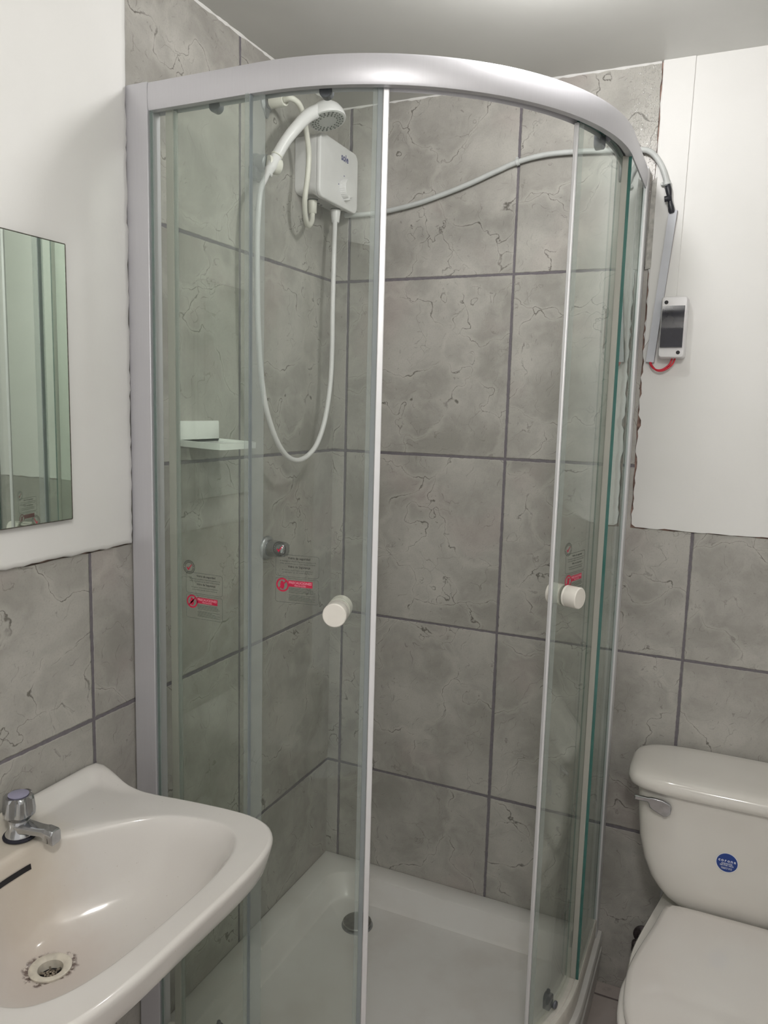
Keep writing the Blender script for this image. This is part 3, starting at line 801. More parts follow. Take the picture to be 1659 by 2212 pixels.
bm = bmesh.new(); lathe(bm, (0.0555, -0.3865, 1.982), (0.25, 0.32, 0.85), [(0.0118, 0), (0.0134, 0.001), (0.0132, 0.003)], 24)
fin('grip_ring', bm, M_plastic_warm, hs)

sh = thing('shower_hose', 'long white shower hose hanging in a deep loop against the left tile wall', 'hose', (0.06, -0.296, 1.317))
bm = bmesh.new()
tube(bm, [(0.0525, -0.412, 1.946), (0.056, -0.432, 1.922), (0.060, -0.456, 1.890), (0.060, -0.466, 1.808), (0.060, -0.466, 1.715), (0.060, -0.462, 1.618), (0.060, -0.453, 1.535), (0.060, -0.437, 1.461), (0.060, -0.414, 1.410), (0.060, -0.380, 1.362), (0.060, -0.338, 1.329), (0.060, -0.290, 1.317),
          (0.060, -0.240, 1.327), (0.060, -0.196, 1.355), (0.060, -0.158, 1.413), (0.060, -0.133, 1.500), (0.060, -0.126, 1.590), (0.058, -0.123, 1.680), (0.053, -0.112, 1.800), (0.047, -0.098, 1.900), (0.045, -0.093, 1.925)], 0.0061, 14)
fin('hose', bm, M_plastic, sh)
bm = bmesh.new(); collar(bm, (0.045, -0.092, 1.9385), (0, 0, -1), [(0.0125, 0), (0.0128, 0.003), (0.0098, 0.030), (0.0070, 0.032)])
fin('hose_nut', bm, M_plastic, sh)
bm = bmesh.new(); collar(bm, (0.0522, -0.408, 1.952), (0.02, -0.40, -0.9), [(0.0095, 0), (0.0090, 0.018), (0.0070, 0.020)])
fin('hose_nut', bm, M_plastic, sh)

# mixer valve
mv = thing('shower_valve', 'chrome round shower valve knob on the left tile wall', 'valve', (0.0, -0.332, 1.105))
bm = bmesh.new(); lathe(bm, (0.0005, -0.332, 1.105), (1, 0, 0), [(0.0290, 0), (0.0290, 0.003), (0.0265, 0.0065), (0.0225, 0.009), (0.0215, 0.0095)], 48)
fin('escutcheon', bm, M_chrome_dull, mv)
bm = bmesh.new(); N = 48; L = []
for h, r in ((0.0085, 0.0195), (0.012, 0.0205), (0.040, 0.0195), (0.050, 0.0185), (0.056, 0.0165), (0.059, 0.011)):
    L.append([(h, -0.332 + r*math.cos(2*PI*i/N)*(1 - (0.12*max(0, math.cos(4*2*PI*i/N)) if h > 0.042 else 0)), 1.105 + r*math.sin(2*PI*i/N)*(1 - (0.12*max(0, math.cos(4*2*PI*i/N)) if h > 0.042 else 0))) for i in range(N)])
loops(bm, L, cap0=True, cap1=True)
fin('knob', bm, M_chrome, mv, smooth=50)

# soap shelf
ss = thing('soap_shelf', 'small white plastic soap shelf on the left tile wall behind the glass', 'shelf', (0.0, -0.60, 1.37))
bm = bmesh.new()
L = [[(x, a, b) for a, b in rrect(-0.667+i, -0.525-i, 1.368+i, 1.411-i, 0.003, 3)] for x, i in ((0.0005, 0), (0.0040, 0), (0.0050, 0.001))]
loops(bm, L, cap0=True, cap1=True)
fin('back_plate', bm, M_shelf, ss)
bm = bmesh.new()
def shelf_loop(z, i, dz=0.0):
    x1 = 0.104; y0_, y1_ = -0.655, -0.522
    P = [(0.0052, y0_+i), (x1-0.016, y0_+i), (x1-0.005, y0_+0.004+i), (x1-i, y0_+0.014), (x1-i, y1_-0.014), (x1-0.005, y1_-0.004-i), (x1-0.016, y1_-i), (0.0052, y1_-i)]
    return [(a, b, z - 0.004*(a/x1)) for a, b in P]
loops(bm, [shelf_loop(1.3655, 0.012), shelf_loop(1.3605, 0.006), shelf_loop(1.3610, 0.0), shelf_loop(1.3735, 0.0), shelf_loop(1.3735, 0.0035), shelf_loop(1.3685, 0.007)], cap0=True, cap1=True)
fin('dish', bm, M_shelf, ss, smooth=30)

# ------------------------------------------------------------------ cable, duct, breaker on the back wall
cb = thing('supply_cable', 'light grey cable running from the heater across the back tiles to the breaker', 'cable', (0.49, -0.008, 2.03))
bm = bmesh.new()
cp = [(0.030, -0.010, 1.945), (0.090, -0.010, 1.944), (0.150, -0.010, 1.947), (0.232, -0.010, 1.959), (0.300, -0.010, 1.975), (0.365, -0.010, 1.993), (0.430, -0.010, 2.015), (0.490, -0.010, 2.034), (0.556, -0.011, 2.043), (0.631, -0.011, 2.042), (0.714, -0.011, 2.036),
      (0.760, -0.012, 2.032), (0.784, -0.014, 2.027), (0.801, -0.016, 2.013), (0.816, -0.017, 1.990), (0.826, -0.017, 1.965), (0.830, -0.017, 1.948)]
tube(bm, cp, 0.0062, 12)
fin('sheath', bm, M_pvc_grey, cb)
for p, ax_, nl in (((0.488, -0.010, 2.0335), (0.95, 0, 0.3), (0.486, -0.003, 2.0425)), ((0.829, -0.017, 1.953), (0.2, 0, -1), (0.8195, -0.010, 1.953))):
    bm = bmesh.new()
    lathe(bm, Vector(p) - Vector(ax_).normalized()*0.004, ax_, [(0.0063, 0), (0.0085, 0.0005), (0.0085, 0.0075), (0.0063, 0.008)], 18)
    lathe(bm, nl, (0, -1, 0), [(0.0035, 0), (0.0035, 0.006), (0.0025, 0.007)], 12)
    fin('cable_clip', bm, M_pvc_grey, cb)
bm = bmesh.new()
tube(bm, [(0.8315, -0.017, 1.949), (0.8345, -0.018, 1.935), (0.8375, -0.018, 1.920), (0.8405, -0.017, 1.905), (0.8440, -0.013, 1.890)], lambda f: 0.0058 + 0.0012*math.sin(f*9), 10)
tube(bm, [(0.839, -0.020, 1.921), (0.833, -0.023, 1.919), (0.827, -0.024, 1.918)], 0.0062, 10)
fin('black_tape', bm, M_black, cb, smooth=60)

du = thing('cable_duct', 'slanting white plastic cable duct leaning beside the breaker box', 'cable duct', (0.82, -0.01, 1.57))
A, B = Vector((0.8465, 0, 1.896)), Vector((0.8195, 0, 1.566)); dv = (B-A).normalized(); sd = Vector((dv.z, 0, -dv.x))
if sd.x > 0: sd = -sd
bm = bmesh.new()
def dpts(q, wdt, y): return [q + sd*wdt + Vector((0, y, 0)), q - sd*wdt + Vector((0, y, 0))]
for wdt, y0_, y1_ in ((0.0085, -0.0160, -0.0145),):
    a0, a1 = dpts(A, wdt, y0_), dpts(B, wdt, y0_)
    prism(bm, [a0[0], a0[1], a1[1], a1[0]], (0, y1_-y0_, 0))
for sgn in (1, -1):
    q0, q1 = A + sd*sgn*0.0085, B + sd*sgn*0.0085; q2, q3 = q0 - sd*sgn*0.0012, q1 - sd*sgn*0.0012
    prism(bm, [q0 + Vector((0, -0.0145, 0)), q2 + Vector((0, -0.0145, 0)), q3 + Vector((0, -0.0145, 0)), q1 + Vector((0, -0.0145, 0))], (0, 0.0075, 0))
fin('cover', bm, M_white_dull, du, smooth=20)
bm = bmesh.new()
a0, a1 = dpts(A, 0.0092, -0.0090), dpts(B, 0.0092, -0.0090)
prism(bm, [a0[0], a0[1], a1[1], a1[0]], (0, 0.0018, 0))
fin('base_channel', bm, simple('grey brown duct base', (0.28, 0.25, 0.25), 0.6), du, smooth=20)

bk = thing('breaker_box', 'white wall breaker enclosure with dark smoked window', 'breaker box', (0.866, -0.007, 1.64))
def bbox(bm, i, y, r=0.006): return [(0.866 + a, y, 1.640 + b) for a, b in rrect(-0.0275+i, 0.0275-i, -0.0665+i, 0.0665-i, r)]
bm = bmesh.new(); loops(bm, [bbox(bm, 0.0, -0.0035), bbox(bm, 0.0, -0.026), bbox(bm, 0.0008, -0.0265)], cap0=True, cap1=True)
fin('base', bm, M_plastic, bk, smooth=35)
bm = bmesh.new(); loops(bm, [bbox(bm, 0.0008, -0.0268), bbox(bm, 0.0, -0.0275), bbox(bm, 0.0005, -0.042), bbox(bm, 0.0022, -0.0455), bbox(bm, 0.006, -0.0462)], cap0=True, cap1=True)
fin('cover', bm, M_plastic, bk, smooth=35)
bm = bmesh.new(); L = []
for k in range(11):
    f = k/10; z = 1.686 - f*0.090; y = -0.0466 - 0.0060*math.sin(min(1, f/0.30)*PI/2) - (0.0016*math.sin((f-0.3)/0.7*PI) if f > 0.3 else 0)
    L.append([(0.842, y, z), (0.8885, y, z), (0.8885, -0.0455, z), (0.842, -0.0455, z)])
loops(bm, L, cap0=True, cap1=True)
fin('window', bm, M_smoke, bk, smooth=40)
for xx, zz in ((0.849, 1.6935), (0.8805, 1.5850)):
    bm = bmesh.new(); lathe(bm, (xx, -0.0458, zz), (0, -1, 0), [(0.0042, 0), (0.0042, 0.0007), (0.0030, 0.0009)], 20)
    fin('screw', bm, M_hole, bk)
for k, (dx, dz) in enumerate(((0, 0), (0.006, -0.001))):
    bm = bmesh.new()
    pts = [(0.820 + dx*0.2, -0.012, 1.570), (0.822 + dx*0.4, -0.017, 1.560 + dz), (0.834 + dx*0.5, -0.022, 1.549 + dz*2), (0.848 + dx*0.8, -0.023, 1.549 + dz), (0.862 + dx, -0.021, 1.560), (0.868 + dx, -0.020, 1.575)]
    tube(bm, pts, 0.0021, 10)
    o = fin('wire', bm, M_red, bk); o['label'] = 'red wire under the breaker box'

# broken tile sliver beside the right profile
bm = bmesh.new(); prism(bm, [(0.7965, -0.0075, 1.962), (0.8075, -0.0075, 1.972), (0.8070, -0.0075, 1.775), (0.7935, -0.0075, 1.772)], (0, 0.0070, 0))
o = fin('filler_strip', bm, simple('dirty grey filler', (0.40, 0.39, 0.36), 0.4, var=0.2, scale=80, bump=0.6), bevel=0.001)
tag(o, 'narrow grey filler sliver on the tile edge beside the right enclosure profile', 'filler strip')

# ------------------------------------------------------------------ mirror
mi_ = thing('wall_mirror', 'frameless mirror on the white left wall above the basin', 'mirror', (0.012, -1.16, 1.25))
bm = bmesh.new(); box(bm, 0.0172, 0.0200, -1.370, -0.9490, 1.2515, 1.6910)
fin('mirror_glass', bm, M_mirror, mi_, bevel=0.0006)
bm = bmesh.new(); box(bm, 0.0095, 0.0170, -1.362, -0.9600, 1.2600, 1.6820)
fin('backing', bm, simple('dark mirror backing', (0.10, 0.09, 0.085), 0.7), mi_)
bm = bmesh.new(); box(bm, 0.0171, 0.0203, -0.9490, -0.9478, 1.2515, 1.6910); box(bm, 0.0171, 0.0203, -1.370, -0.949, 1.6910, 1.6920); box(bm, 0.0171, 0.0203, -1.370, -0.949, 1.2505, 1.2515)
fin('ground_edge', bm, simple('brown grey mirror edge', (0.15, 0.14, 0.12), 0.35, 0.4, var=0.3, scale=200), mi_)

# ------------------------------------------------------------------ wash basin
YC = -1.145
def closed_spline(P, n):
    """periodic catmull-rom resampled to n points by arc length"""
    k = 14; pts = []
    m = len(P)
    for i in range(m):
        a, b, c, d = (Vector(P[(i+j-1) % m]) for j in range(4))
        for j in range(k):
            t = j/k; pts.append(0.5*((2*b) + (c-a)*t + (2*a-5*b+4*c-d)*t*t + (3*b-a-3*c+d)*t**3))
    pts.append(pts[0]); L = [0]
    for a, b in zip(pts, pts[1:]): L.append(L[-1] + (b-a).length)
    out = []; i = 0
    for q in range(n):
        s = L[-1]*q/n
        while L[i+1] < s: i += 1
        f = (s-L[i])/max(1e-9, L[i+1]-L[i]); out.append(pts[i].lerp(pts[i+1], f))
    return out
def mirror_pts(P):   # P: from back centre round the right side (y > YC) to the front centre, given as (x, y)
    left = [(x, 2*YC - y) for x, y in P[::-1]]
    return [(x, y, 0) for x, y in P[:-1]] + [(x, y, 0) for x, y in left[:-1]]
def ray_out(poly, c, n):
    out = []
    for q in range(n):
        a = 2*PI*q/n; d = Vector((math.cos(a), math.sin(a))); best = 0
        for i in range(len(poly)):
            p, r = poly[i], poly[(i+1) % len(poly)]
            ex, ey = r.x-p.x, r.y-p.y; den = d.x*ey - d.y*ex
            if abs(den) < 1e-12: continue
            t = ((p.x-c[0])*ey - (p.y-c[1])*ex)/den; u = ((p.x-c[0])*d.y - (p.y-c[1])*d.x)/den
            if t > 0 and -1e-6 <= u <= 1+1e-6: best = max(best, t)
        out.append(Vector((c[0]+d.x*best, c[1]+d.y*best, 0)))
    return out
NB = 144
outer = [(0.0015, YC), (0.0015, -1.05), (0.0015, -0.96), (0.0015, -0.912), (0.004, -0.897), (0.020, -0.893), (0.050, -0.898), (0.090, -0.906), (0.149, -0.903), (0.200, -0.896), (0.245, -0.891), (0.300, -0.887), (0.345, -0.889), (0.380, -0.903), (0.404, -0.932), (0.417, -0.975), (0.423, -1.030), (0.4245, -1.085), (0.4245, YC)]
inner = [(0.086, YC), (0.088, -1.110), (0.100, -1.075), (0.122, -1.045), (0.150, -1.010), (0.185, -0.974), (0.222, -0.950), (0.262, -0.938), (0.305, -0.935), (0.340, -0.948), (0.362, -0.978), (0.375, -1.020), (0.381, -1.070), (0.3825, YC)]
cB = (0.215, YC)
OUT = ray_out(closed_spline(mirror_pts(outer), 400), cB, NB)
INN = ray_out(closed_spline(mirror_pts(inner), 400), cB, NB)
DR = Vector((0.172, -1.158, 0))
def sstep(k):
    k = max(0.0, min(1.0, k)); return k*k*(3-2*k)
def lipz(x, y):
    k = sstep(1 - (x-0.012)/0.024)
    d = min(-0.900 - y, y - (2*YC + 0.900))          # distance in from the side edges
    k2 = sstep(1 - (d-0.006)/0.026) * sstep(1 - x/0.135)
    return 0.023*max(k, k2)
def rimz(p, z): return z + lipz(p.x, p.y)
ZR = 0.778
def sc_in(p, k, q=None):
    c = Vector((cB[0], cB[1], 0)); d = p - c; return c + d*(1 - k/max(d.length, 1e-6))
L = []
def L_add(pts, z, lip=True, ramp=1.0): L.append([(p.x, p.y, (rimz(p, z) if lip else z)) for p in pts])
def wallfix(pts): return [Vector((max(0.0012, p.x), p.y, 0)) for p in pts]
L.append([(p.x, p.y, 0.700) for p in wallfix([sc_in(p, 0.060) for p in OUT])])
L.append([(p.x, p.y, 0.722) for p in wallfix([sc_in(p, 0.030) for p in OUT])])
L.append([(p.x, p.y, 0.728) for p in wallfix([sc_in(p, 0.016) for p in OUT])])
L.append([(p.x, p.y, 0.733) for p in wallfix([sc_in(p, 0.0115) for p in OUT])])
L.append([(p.x, p.y, 0.745) for p in wallfix([sc_in(p, 0.007) for p in OUT])])
L_add(wallfix([sc_in(p, 0.0015) for p in OUT]), ZR-0.014)
L_add(OUT, ZR-0.007)
L_add([sc_in(p, 0.0018) for p in OUT], ZR-0.0028)
L_add([sc_in(p, 0.0060) for p in OUT], ZR)
for f in (0.03, 0.06, 0.09, 0.12, 0.16, 0.20, 0.25, 0.31, 0.38, 0.46, 0.56, 0.68, 0.80, 0.90):
    L_add([sc_in(o_, 0.006).lerp(i_, f) for o_, i_ in zip(OUT, INN)], ZR - 0.002*f)
L_add([o_.lerp(i_, 0.955) for o_, i_ in zip(OUT, INN)], ZR-0.0025)
L_add(INN, ZR-0.0055)
RD = 0.0295
def bowl(f):
    """f 0 at rim .. 1 at drain"""
    pts = []
    for q, p in enumerate(INN):
        a = math.atan2(p.y-cB[1], p.x-cB[0]); e = DR + Vector((RD*math.cos(a), RD*math.sin(a), 0))
        pts.append(p.lerp(e, f))
    return pts
ZD = 0.632
prof = [(0.03, 0.055), (0.07, 0.15), (0.12, 0.29), (0.18, 0.45), (0.25, 0.60), (0.34, 0.73), (0.46, 0.84), (0.60, 0.915), (0.75, 0.960), (0.88, 0.985), (1.0, 1.0)]
for f, k in prof:
    z = ZR - 0.0055 - (ZR-0.0055-ZD)*k
    L.append([(p.x, p.y, z) for p in bowl(f)])
L.append([(DR.x + (x-DR.x)*0.60, DR.y + (y-DR.y)*0.60, ZD-0.0005) for x, y, _ in L[-1]])
L.append([(DR.x + (x-DR.x)*0.95, DR.y + (y-DR.y)*0.95, ZD-0.030) for x, y, _ in L[-1]])
bm = bmesh.new()
loops(bm, L, cap0=False, cap1=True)
# underside of the bowl
Lu = [L[0]]
for f, z in ((0.20, 0.665), (0.45, 0.625), (0.75, 0.600), (1.0, 0.592)):
    Lu.append([(max(0.0012, x + (DR.x+0.05*math.cos(2*PI*i/NB) - x)*f), y + (DR.y+0.05*math.sin(2*PI*i/NB) - y)*f, z) for i, (x, y, _) in enumerate(L[0])])
loops(bm, Lu, cap1=True)
bmesh.ops.remove_doubles(bm, verts=bm.verts, dist=0.00001)
ba = thing('wash_basin', 'white ceramic wash basin on the left wall with stained drain', 'wash basin', (0.0, YC, 0.70))
fin('bowl', bm, M_cer_basin, ba, smooth=75)
bm = bmesh.new(); lathe(bm, (DR.x, DR.y, ZD+0.0002), (0, 0, 1), [(0.0290, 0), (0.0295, 0.0030), (0.0272, 0.0044), (0.0205, 0.0030), (0.0175, 0.0008), (0.0165, -0.016), (0.0, -0.017)], 48, cap=False)
dn = fin('drain_ring', bm, simple('stained cream drain ring', (0.62, 0.58, 0.50), 0.35, var=0.12, scale=70), ba, smooth=50)
bm = bmesh.new(); lathe(bm, (DR.x, DR.y, ZD-0.0125), (0, 0, 1), [(0.0164, 0), (0.0164, 0.001), (0, 0.001)], 32)
fin('drain_hole', bm, M_hole, dn)
bm = bmesh.new()
for a in (20, 80, 140):
    m_ = Matrix.Translation((DR.x, DR.y, ZD-0.0085)) @ Matrix.Rotation(math.radians(a), 4, 'Z'); box(bm, -0.0163, 0.0163, -0.0014, 0.0014, -0.001, 0.001, 0, m_)
lathe(bm, (DR.x, DR.y, ZD-0.0095), (0, 0, 1), [(0.0085, 0), (0.0085, 0.002), (0.0065, 0.002), (0.0065, 0)], 24, cap=False)
fin('drain_grate', bm, simple('corroded drain grate', (0.30, 0.26, 0.21), 0.4, 0.4, var=0.5, scale=150), dn)
# overflow slot in the back slope of the bowl
def bowl_point(y, f):
    """point on the bowl wall nearest the back (min x) at the given y and ring fraction"""
    pts = bowl(f); best = None
    for p in pts:
        if p.x < cB[0] and (best is None or abs(p.y-y) < abs(best.y-y)): best = p
    return best
bm = bmesh.new()
fa, za = 0.07, 0.15; fb, zb = 0.12, 0.29
rowA, rowB = [], []
for i in range(15):
    y = -1.118 - 0.056*i/14
    for rows, f, k in ((rowA, 0.074, 0.161), (rowB, 0.096, 0.222)):
        pts = sorted((p for p in bowl(f) if p.x < cB[0]), key=lambda p: p.y)
        for p, q in zip(pts, pts[1:]):
            if p.y <= y <= q.y:
                g = (y-p.y)/(q.y-p.y); xx = p.x + (q.x-p.x)*g
                taper = 1.0
                rows.append(Vector((xx + 0.0016, y, ZR-0.0055-(ZR-0.0055-ZD)*k + 0.0010))); break
n_ = min(len(rowA), len(rowB))
loops(bm, [rowA[:n_], rowB[:n_]], closed=False)
fin('overflow_slot', bm, M_hole, ba)

# tap
FX, FY, FZ = 0.055, -1.1035, ZR+0.0015
tp = thing('basin_tap', 'chrome basin tap with fluted knob and short spout', 'tap', (FX, FY, FZ))
bm = bmesh.new(); lathe(bm, (FX, FY, FZ-0.001), (0, 0, 1), [(0.0245, 0), (0.0250, 0.002), (0.0235, 0.0045), (0.018, 0.005)], 30)
fin('gasket', bm, M_rubber, tp)
bm = bmesh.new()
lathe(bm, (FX, FY, FZ+0.003), (0, 0, 1), [(0.0215, 0), (0.0210, 0.003), (0.0165, 0.009), (0.0150, 0.016), (0.0150, 0.022), (0.0125, 0.026), (0.0125, 0.030)], 32)
fin('body', bm, M_chrome, tp)
bm = bmesh.new(); sdv = Vector((0.990, 0.10, 0)).normalized(); sdn = Vector((-sdv.y, sdv.x, 0)); L = []
for s_, zt, zb_, wd in ((0.004, 0.021, 0.004, 0.0145), (0.020, 0.0205, 0.006, 0.0125), (0.038, 0.0200, 0.0075, 0.0112), (0.047, 0.0205, 0.0085, 0.0108), (0.052, 0.0215, 0.0060, 0.0108), (0.055, 0.0218, -0.002, 0.0108), (0.068, 0.0200, -0.003, 0.0105), (0.0695, 0.0185, -0.0020, 0.0095)):
    c = Vector((FX, FY, FZ+0.003)) + sdv*s_; h = (zt+zb_)/2; hh = (zt-zb_)/2; row = []
    for a, b in ((-1, -0.7), (-0.75, -1), (0.75, -1), (1, -0.7), (1, 0.55), (0.7, 1), (-0.7, 1), (-1, 0.55)):
        row.append(c + sdn*wd*a + Vector((0, 0, h + hh*b)))
    L.append(row)
loops(bm, L, cap0=True, cap1=True)
fin('spout', bm, M_chrome, tp, smooth=50, bevel=0.0008)
bm = bmesh.new(); N = 48; L = []
KC = Vector((FX, FY, FZ+0.026))
for h, r, fl in ((0.0, 0.0135, 0.0), (0.001, 0.0150, 0.02), (0.010, 0.0238, 0.16), (0.018, 0.0246, 0.26), (0.034, 0.0228, 0.28), (0.038, 0.0222, 0.22), (0.040, 0.0205, 0.14)):
    L.append([KC + Vector((r*(1 - fl*(0.5+0.5*math.cos(6*2*PI*i/N))**2)*math.cos(2*PI*i/N), r*(1 - fl*(0.5+0.5*math.cos(6*2*PI*i/N))**2)*math.sin(2*PI*i/N), h)) for i in range(N)])
loops(bm, L, cap0=True, cap1=True)
kn = fin('knob', bm, M_chrome, tp, smooth=35)
bm = bmesh.new(); lathe(bm, KC + Vector((0, 0, 0.0402)), (0, 0, 1), [(0.0150, 0), (0.0152, 0.0012), (0.0138, 0.0018), (0.0, 0.0022)], 32)
fin('badge', bm, M_lilac, kn)

# ------------------------------------------------------------------ toilet
TX = 1.070
to = thing('toilet', 'white two piece toilet with closed lid and round blue sticker on the tank', 'toilet', (TX, -0.35, 0.0))
def sup(cx, cy, a, b, n_exp, z, N=72, back=None):
    P = []
    for i in range(N):
        t = 2*PI*i/N; c, s = math.cos(t), math.sin(t)
        P.append((cx + a*abs(c)**(2/n_exp)*(1 if c >= 0 else -1), cy + b*abs(s)**(2/n_exp)*(1 if s >= 0 else -1), z))
    return P
bm = bmesh.new(); L = []
for z, a, yb, yf, e in ((0.377, 0.060, -0.050, -0.150, 4), (0.375, 0.088, -0.030, -0.180, 4.5), (0.377, 0.100, -0.024, -0.190, 5), (0.384, 0.112, -0.020, -0.1965, 5.5), (0.396, 0.128, -0.018, -0.1995, 6), (0.412, 0.144, -0.018, -0.200, 6), (0.434, 0.160, -0.018, -0.201, 6), (0.470, 0.175, -0.018, -0.202, 6), (0.520, 0.187, -0.018, -0.203, 6), (0.580, 0.193, -0.018, -0.205, 5.5), (0.634, 0.197, -0.018, -0.206, 5), (0.640, 0.196, -0.018, -0.206, 5)):
    L.append(sup(TX, (yb+yf)/2, a, (yb-yf)/2, e, z))
loops(bm, L, cap0=True, cap1=True)
tank = fin('tank', bm, M_cer, to, smooth=60)
bm = bmesh.new(); L = []
for z, a, yb, yf, e in ((0.6415, 0.200, -0.014, -0.208, 4.5), (0.6400, 0.212, -0.010, -0.216, 4.5), (0.6430, 0.2175, -0.008, -0.2205, 4.5), (0.6540, 0.2195, -0.007, -0.222, 4.5), (0.6640, 0.217, -0.008, -0.220, 4.3), (0.6705, 0.210, -0.010, -0.214, 4.2), (0.6745, 0.198, -0.014, -0.204, 4), (0.6765, 0.180, -0.022, -0.190, 4), (0.6775, 0.140, -0.045, -0.160, 4)):
    L.append(sup(TX, (yb+yf)/2, a, (yb-yf)/2, e, z))
loops(bm, L, cap0=True, cap1=True)
fin('tank_lid', bm, M_cer, to, smooth=60)
# flush handle
bm = bmesh.new()
prism(bm, [(0.872, -0.2165, 0.6275), (0.900, -0.2205, 0.6285), (0.908, -0.2225, 0.6310), (0.930, -0.2225, 0.6300), (0.946, -0.2210, 0.6240), (0.950, -0.2200, 0.6170), (0.948, -0.2200, 0.6020), (0.942, -0.2200, 0.5950), (0.934, -0.2205, 0.5935), (0.914, -0.2210, 0.6030), (0.905, -0.2210, 0.6080), (0.902, -0.2205, 0.6170), (0.900, -0.2200, 0.6185), (0.872, -0.2165, 0.6165)], (0, 0.009, 0))
lathe(bm, (0.930, -0.200, 0.612), (0, -1, 0), [(0.010, 0), (0.010, 0.014)], 20)
fin('flush_lever', bm, M_chrome, to, smooth=50, bevel=0.0032, seg=3)
# sticker
def tank_y(x, z=0.52): 
    k = abs(x-TX)/0.187; return -0.1105 - 0.0925*(1-min(1, k)**6)**(1/6)
SX, SZ = 1.0655, 0.5165
def fst(x, y, e=0.0): return Vector((SX + x, tank_y(SX+x) - 0.0015 - e + (0.02*0), SZ + y))
bm = bmesh.new()
for r0_, r1_, mi__, e in ((0.0, 0.0205, 0, 0.0), (0.0205, 0.0215, 1, 0.0)):
    for i in range(48):
        a, b = 2*PI*i/48, 2*PI*(i+1)/48
        q = [(r0_*math.cos(a), r0_*math.sin(a)), (r1_*math.cos(a), r1_*math.sin(a)), (r1_*math.cos(b), r1_*math.sin(b)), (r0_*math.cos(b), r0_*math.sin(b))]
        if r0_ == 0: q = q[1:] [:2] + [(0, 0)]
        bm.faces.new([bm.verts.new(fst(*k, e)) for k in q]).material_index = mi__
F = lambda x, y: fst(x, y, 0.0003)
def spaced(s, size, y, step):
    for i, ch in enumerate(s): text_bm(bm, ch, size, F, 1, off=((i-(len(s)-1)/2)*step, y))
spaced('corona', 0.0092, 0.0046, 0.0060)
text_bm(bm, 'GARANTÍA', 0.0044, F, 1, off=(0, -0.0022)); text_bm(bm, 'DE POR VIDA', 0.0044, F, 1, off=(0, -0.0062))
text_bm(bm, 'Línea gratuita de atención', 0.0021, F, 1, off=(0, -0.0108)); text_bm(bm, '018000 51 20 30', 0.0030, F, 1, off=(0, -0.0135))
fin('round_sticker', bm, [M_blue, M_ink_white], to)
# bowl pedestal, rim, seat and lid
def egg(z, a, y0_, y1_, backw, N=72, p=2.2, dy=0.0):
    """outline: back edge at y0_ (half width backw), widest a, front at y1_"""
    P = []; ym = y0_ + (y1_-y0_)*0.56
    for i in range(N):
        t = 2*PI*i/N
        if math.sin(t) <= 0:   # front
            x = a*math.cos(t); y = ym + (y1_-ym)*abs(math.sin(t))**(2/2.15); x = a*(abs(math.cos(t))**(2/2.15))*(1 if math.cos(t) > 0 else -1)
        else:
            s = math.sin(t); c = math.cos(t); k = min(1, s*1.0)
            yy = ym + (y0_-ym)*min(1, s**0.75*1.0)
            g = (yy-ym)/(y0_-ym); wmax = a + (backw-a)*g**1.6
            x = wmax*(1 if c > 0 else -1)*min(1, abs(c)*4.0 if g > 0.97 else 1)
            y = yy
        P.append((TX + x, y, z))
    return P
def eggpts(a, yb, yf, bw, N=90):
    ym = yb + (yf-yb)*0.55
    half = [(0, yb), (bw*0.6, yb), (bw*0.93, yb-0.004), (bw*1.02, yb-0.02), (bw+(a-bw)*0.33, yb+(ym-yb)*0.33), (bw+(a-bw)*0.68, yb+(ym-yb)*0.60), (a*0.985, yb+(ym-yb)*0.85), (a, ym-0.01), (a*0.965, ym+(yf-ym)*0.36), (a*0.84, ym+(yf-ym)*0.64), (a*0.60, ym+(yf-ym)*0.87), (a*0.30, ym+(yf-ym)*0.975), (0, yf)]
    P = [(TX-x, y, 0) for x, y in half] + [(TX+x, y, 0) for x, y in half[::-1][1:-1]]
    return closed_spline(P, N)
def E(z, a, yb, yf, bw): return [(p.x, p.y, z) for p in eggpts(a, yb, yf, bw)]
bm = bmesh.new()
loops(bm, [E(0.000, 0.105, -0.12, -0.545, 0.085), E(0.030, 0.100, -0.12, -0.540, 0.080), E(0.12, 0.098, -0.11, -0.535, 0.080), E(0.22, 0.112, -0.08, -0.565, 0.085), E(0.30, 0.145, -0.045, -0.640, 0.090), E(0.340, 0.165, -0.03, -0.690, 0.11), E(0.358, 0.171, -0.025, -0.704, 0.115), E(0.364, 0.168, -0.03, -0.700, 0.112), E(0.364, 0.10, -0.20, -0.60, 0.06)], cap0=True, cap1=True)
fin('pedestal_bowl', bm, M_cer, to, smooth=60)
bm = bmesh.new()
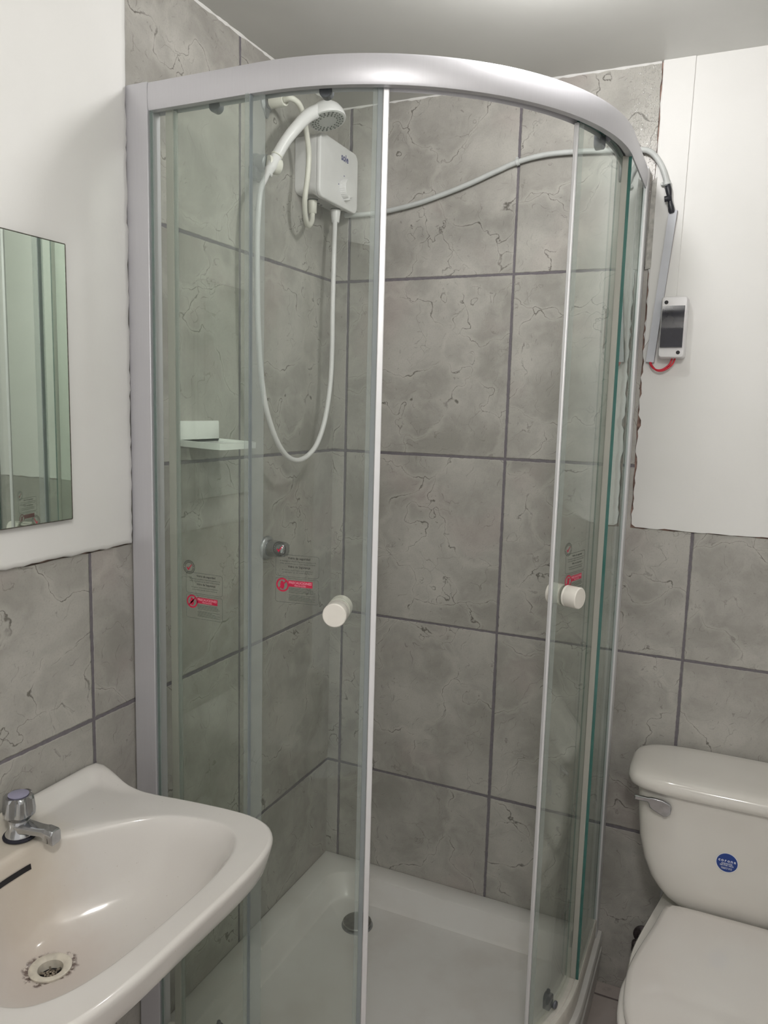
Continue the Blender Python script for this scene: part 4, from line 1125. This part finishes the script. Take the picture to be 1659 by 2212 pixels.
loops(bm, [E(0.3655, 0.160, -0.265, -0.690, 0.115), E(0.3665, 0.170, -0.262, -0.706, 0.121), E(0.3720, 0.174, -0.261, -0.711, 0.123), E(0.3790, 0.173, -0.261, -0.709, 0.123), E(0.3830, 0.168, -0.263, -0.703, 0.120)], cap0=True, cap1=True)
fin('seat', bm, M_seat, to, smooth=60)
bm = bmesh.new()
loops(bm, [E(0.3845, 0.150, -0.224, -0.680, 0.105), E(0.3855, 0.163, -0.217, -0.696, 0.116), E(0.3890, 0.1665, -0.215, -0.701, 0.118), E(0.3950, 0.1665, -0.215, -0.701, 0.118), E(0.3995, 0.163, -0.217, -0.697, 0.116), E(0.4025, 0.154, -0.222, -0.686, 0.107), E(0.4040, 0.130, -0.240, -0.655, 0.080), E(0.4048, 0.070, -0.32, -0.56, 0.045)], cap0=True, cap1=True)
fin('seat_lid', bm, M_seat, to, smooth=60)
av = thing('angle_valve', 'dark tarnished stop valve on the wall beside the toilet', 'valve', (0.905, 0, 0.178))
bm = bmesh.new(); lathe(bm, (0.899, -0.0005, 0.163), (0, -1, 0), [(0.024, 0), (0.024, 0.003), (0.012, 0.008), (0.010, 0.010), (0.010, 0.035), (0.012, 0.037), (0.012, 0.050)], 24)
fin('body', bm, M_valve, av)
bm = bmesh.new(); N = 36; L = []
for h, r in ((0.050, 0.012), (0.053, 0.021), (0.058, 0.0225), (0.066, 0.0215), (0.070, 0.014)):
    L.append([(0.899 + r*(1-0.08*math.cos(6*2*PI*i/N))*math.cos(2*PI*i/N), -h, 0.167 + r*(1-0.08*math.cos(6*2*PI*i/N))*math.sin(2*PI*i/N)) for i in range(N)])
loops(bm, L, cap0=True, cap1=True)
fin('handwheel', bm, M_valve, av, smooth=40)
sp_ = thing('toilet_supply_hose', 'thin metal supply hose rising behind the toilet tank', 'hose', (0.915, -0.03, 0.2))
bm = bmesh.new(); tube(bm, [(0.899, -0.038, 0.153), (0.895, -0.045, 0.135), (0.906, -0.052, 0.122), (0.925, -0.050, 0.130), (0.934, -0.036, 0.170), (0.936, -0.030, 0.250), (0.937, -0.030, 0.320), (0.945, -0.040, 0.358), (0.965, -0.055, 0.369)], 0.0045, 10)
fin('braided_hose', bm, M_chrome_dull, sp_)
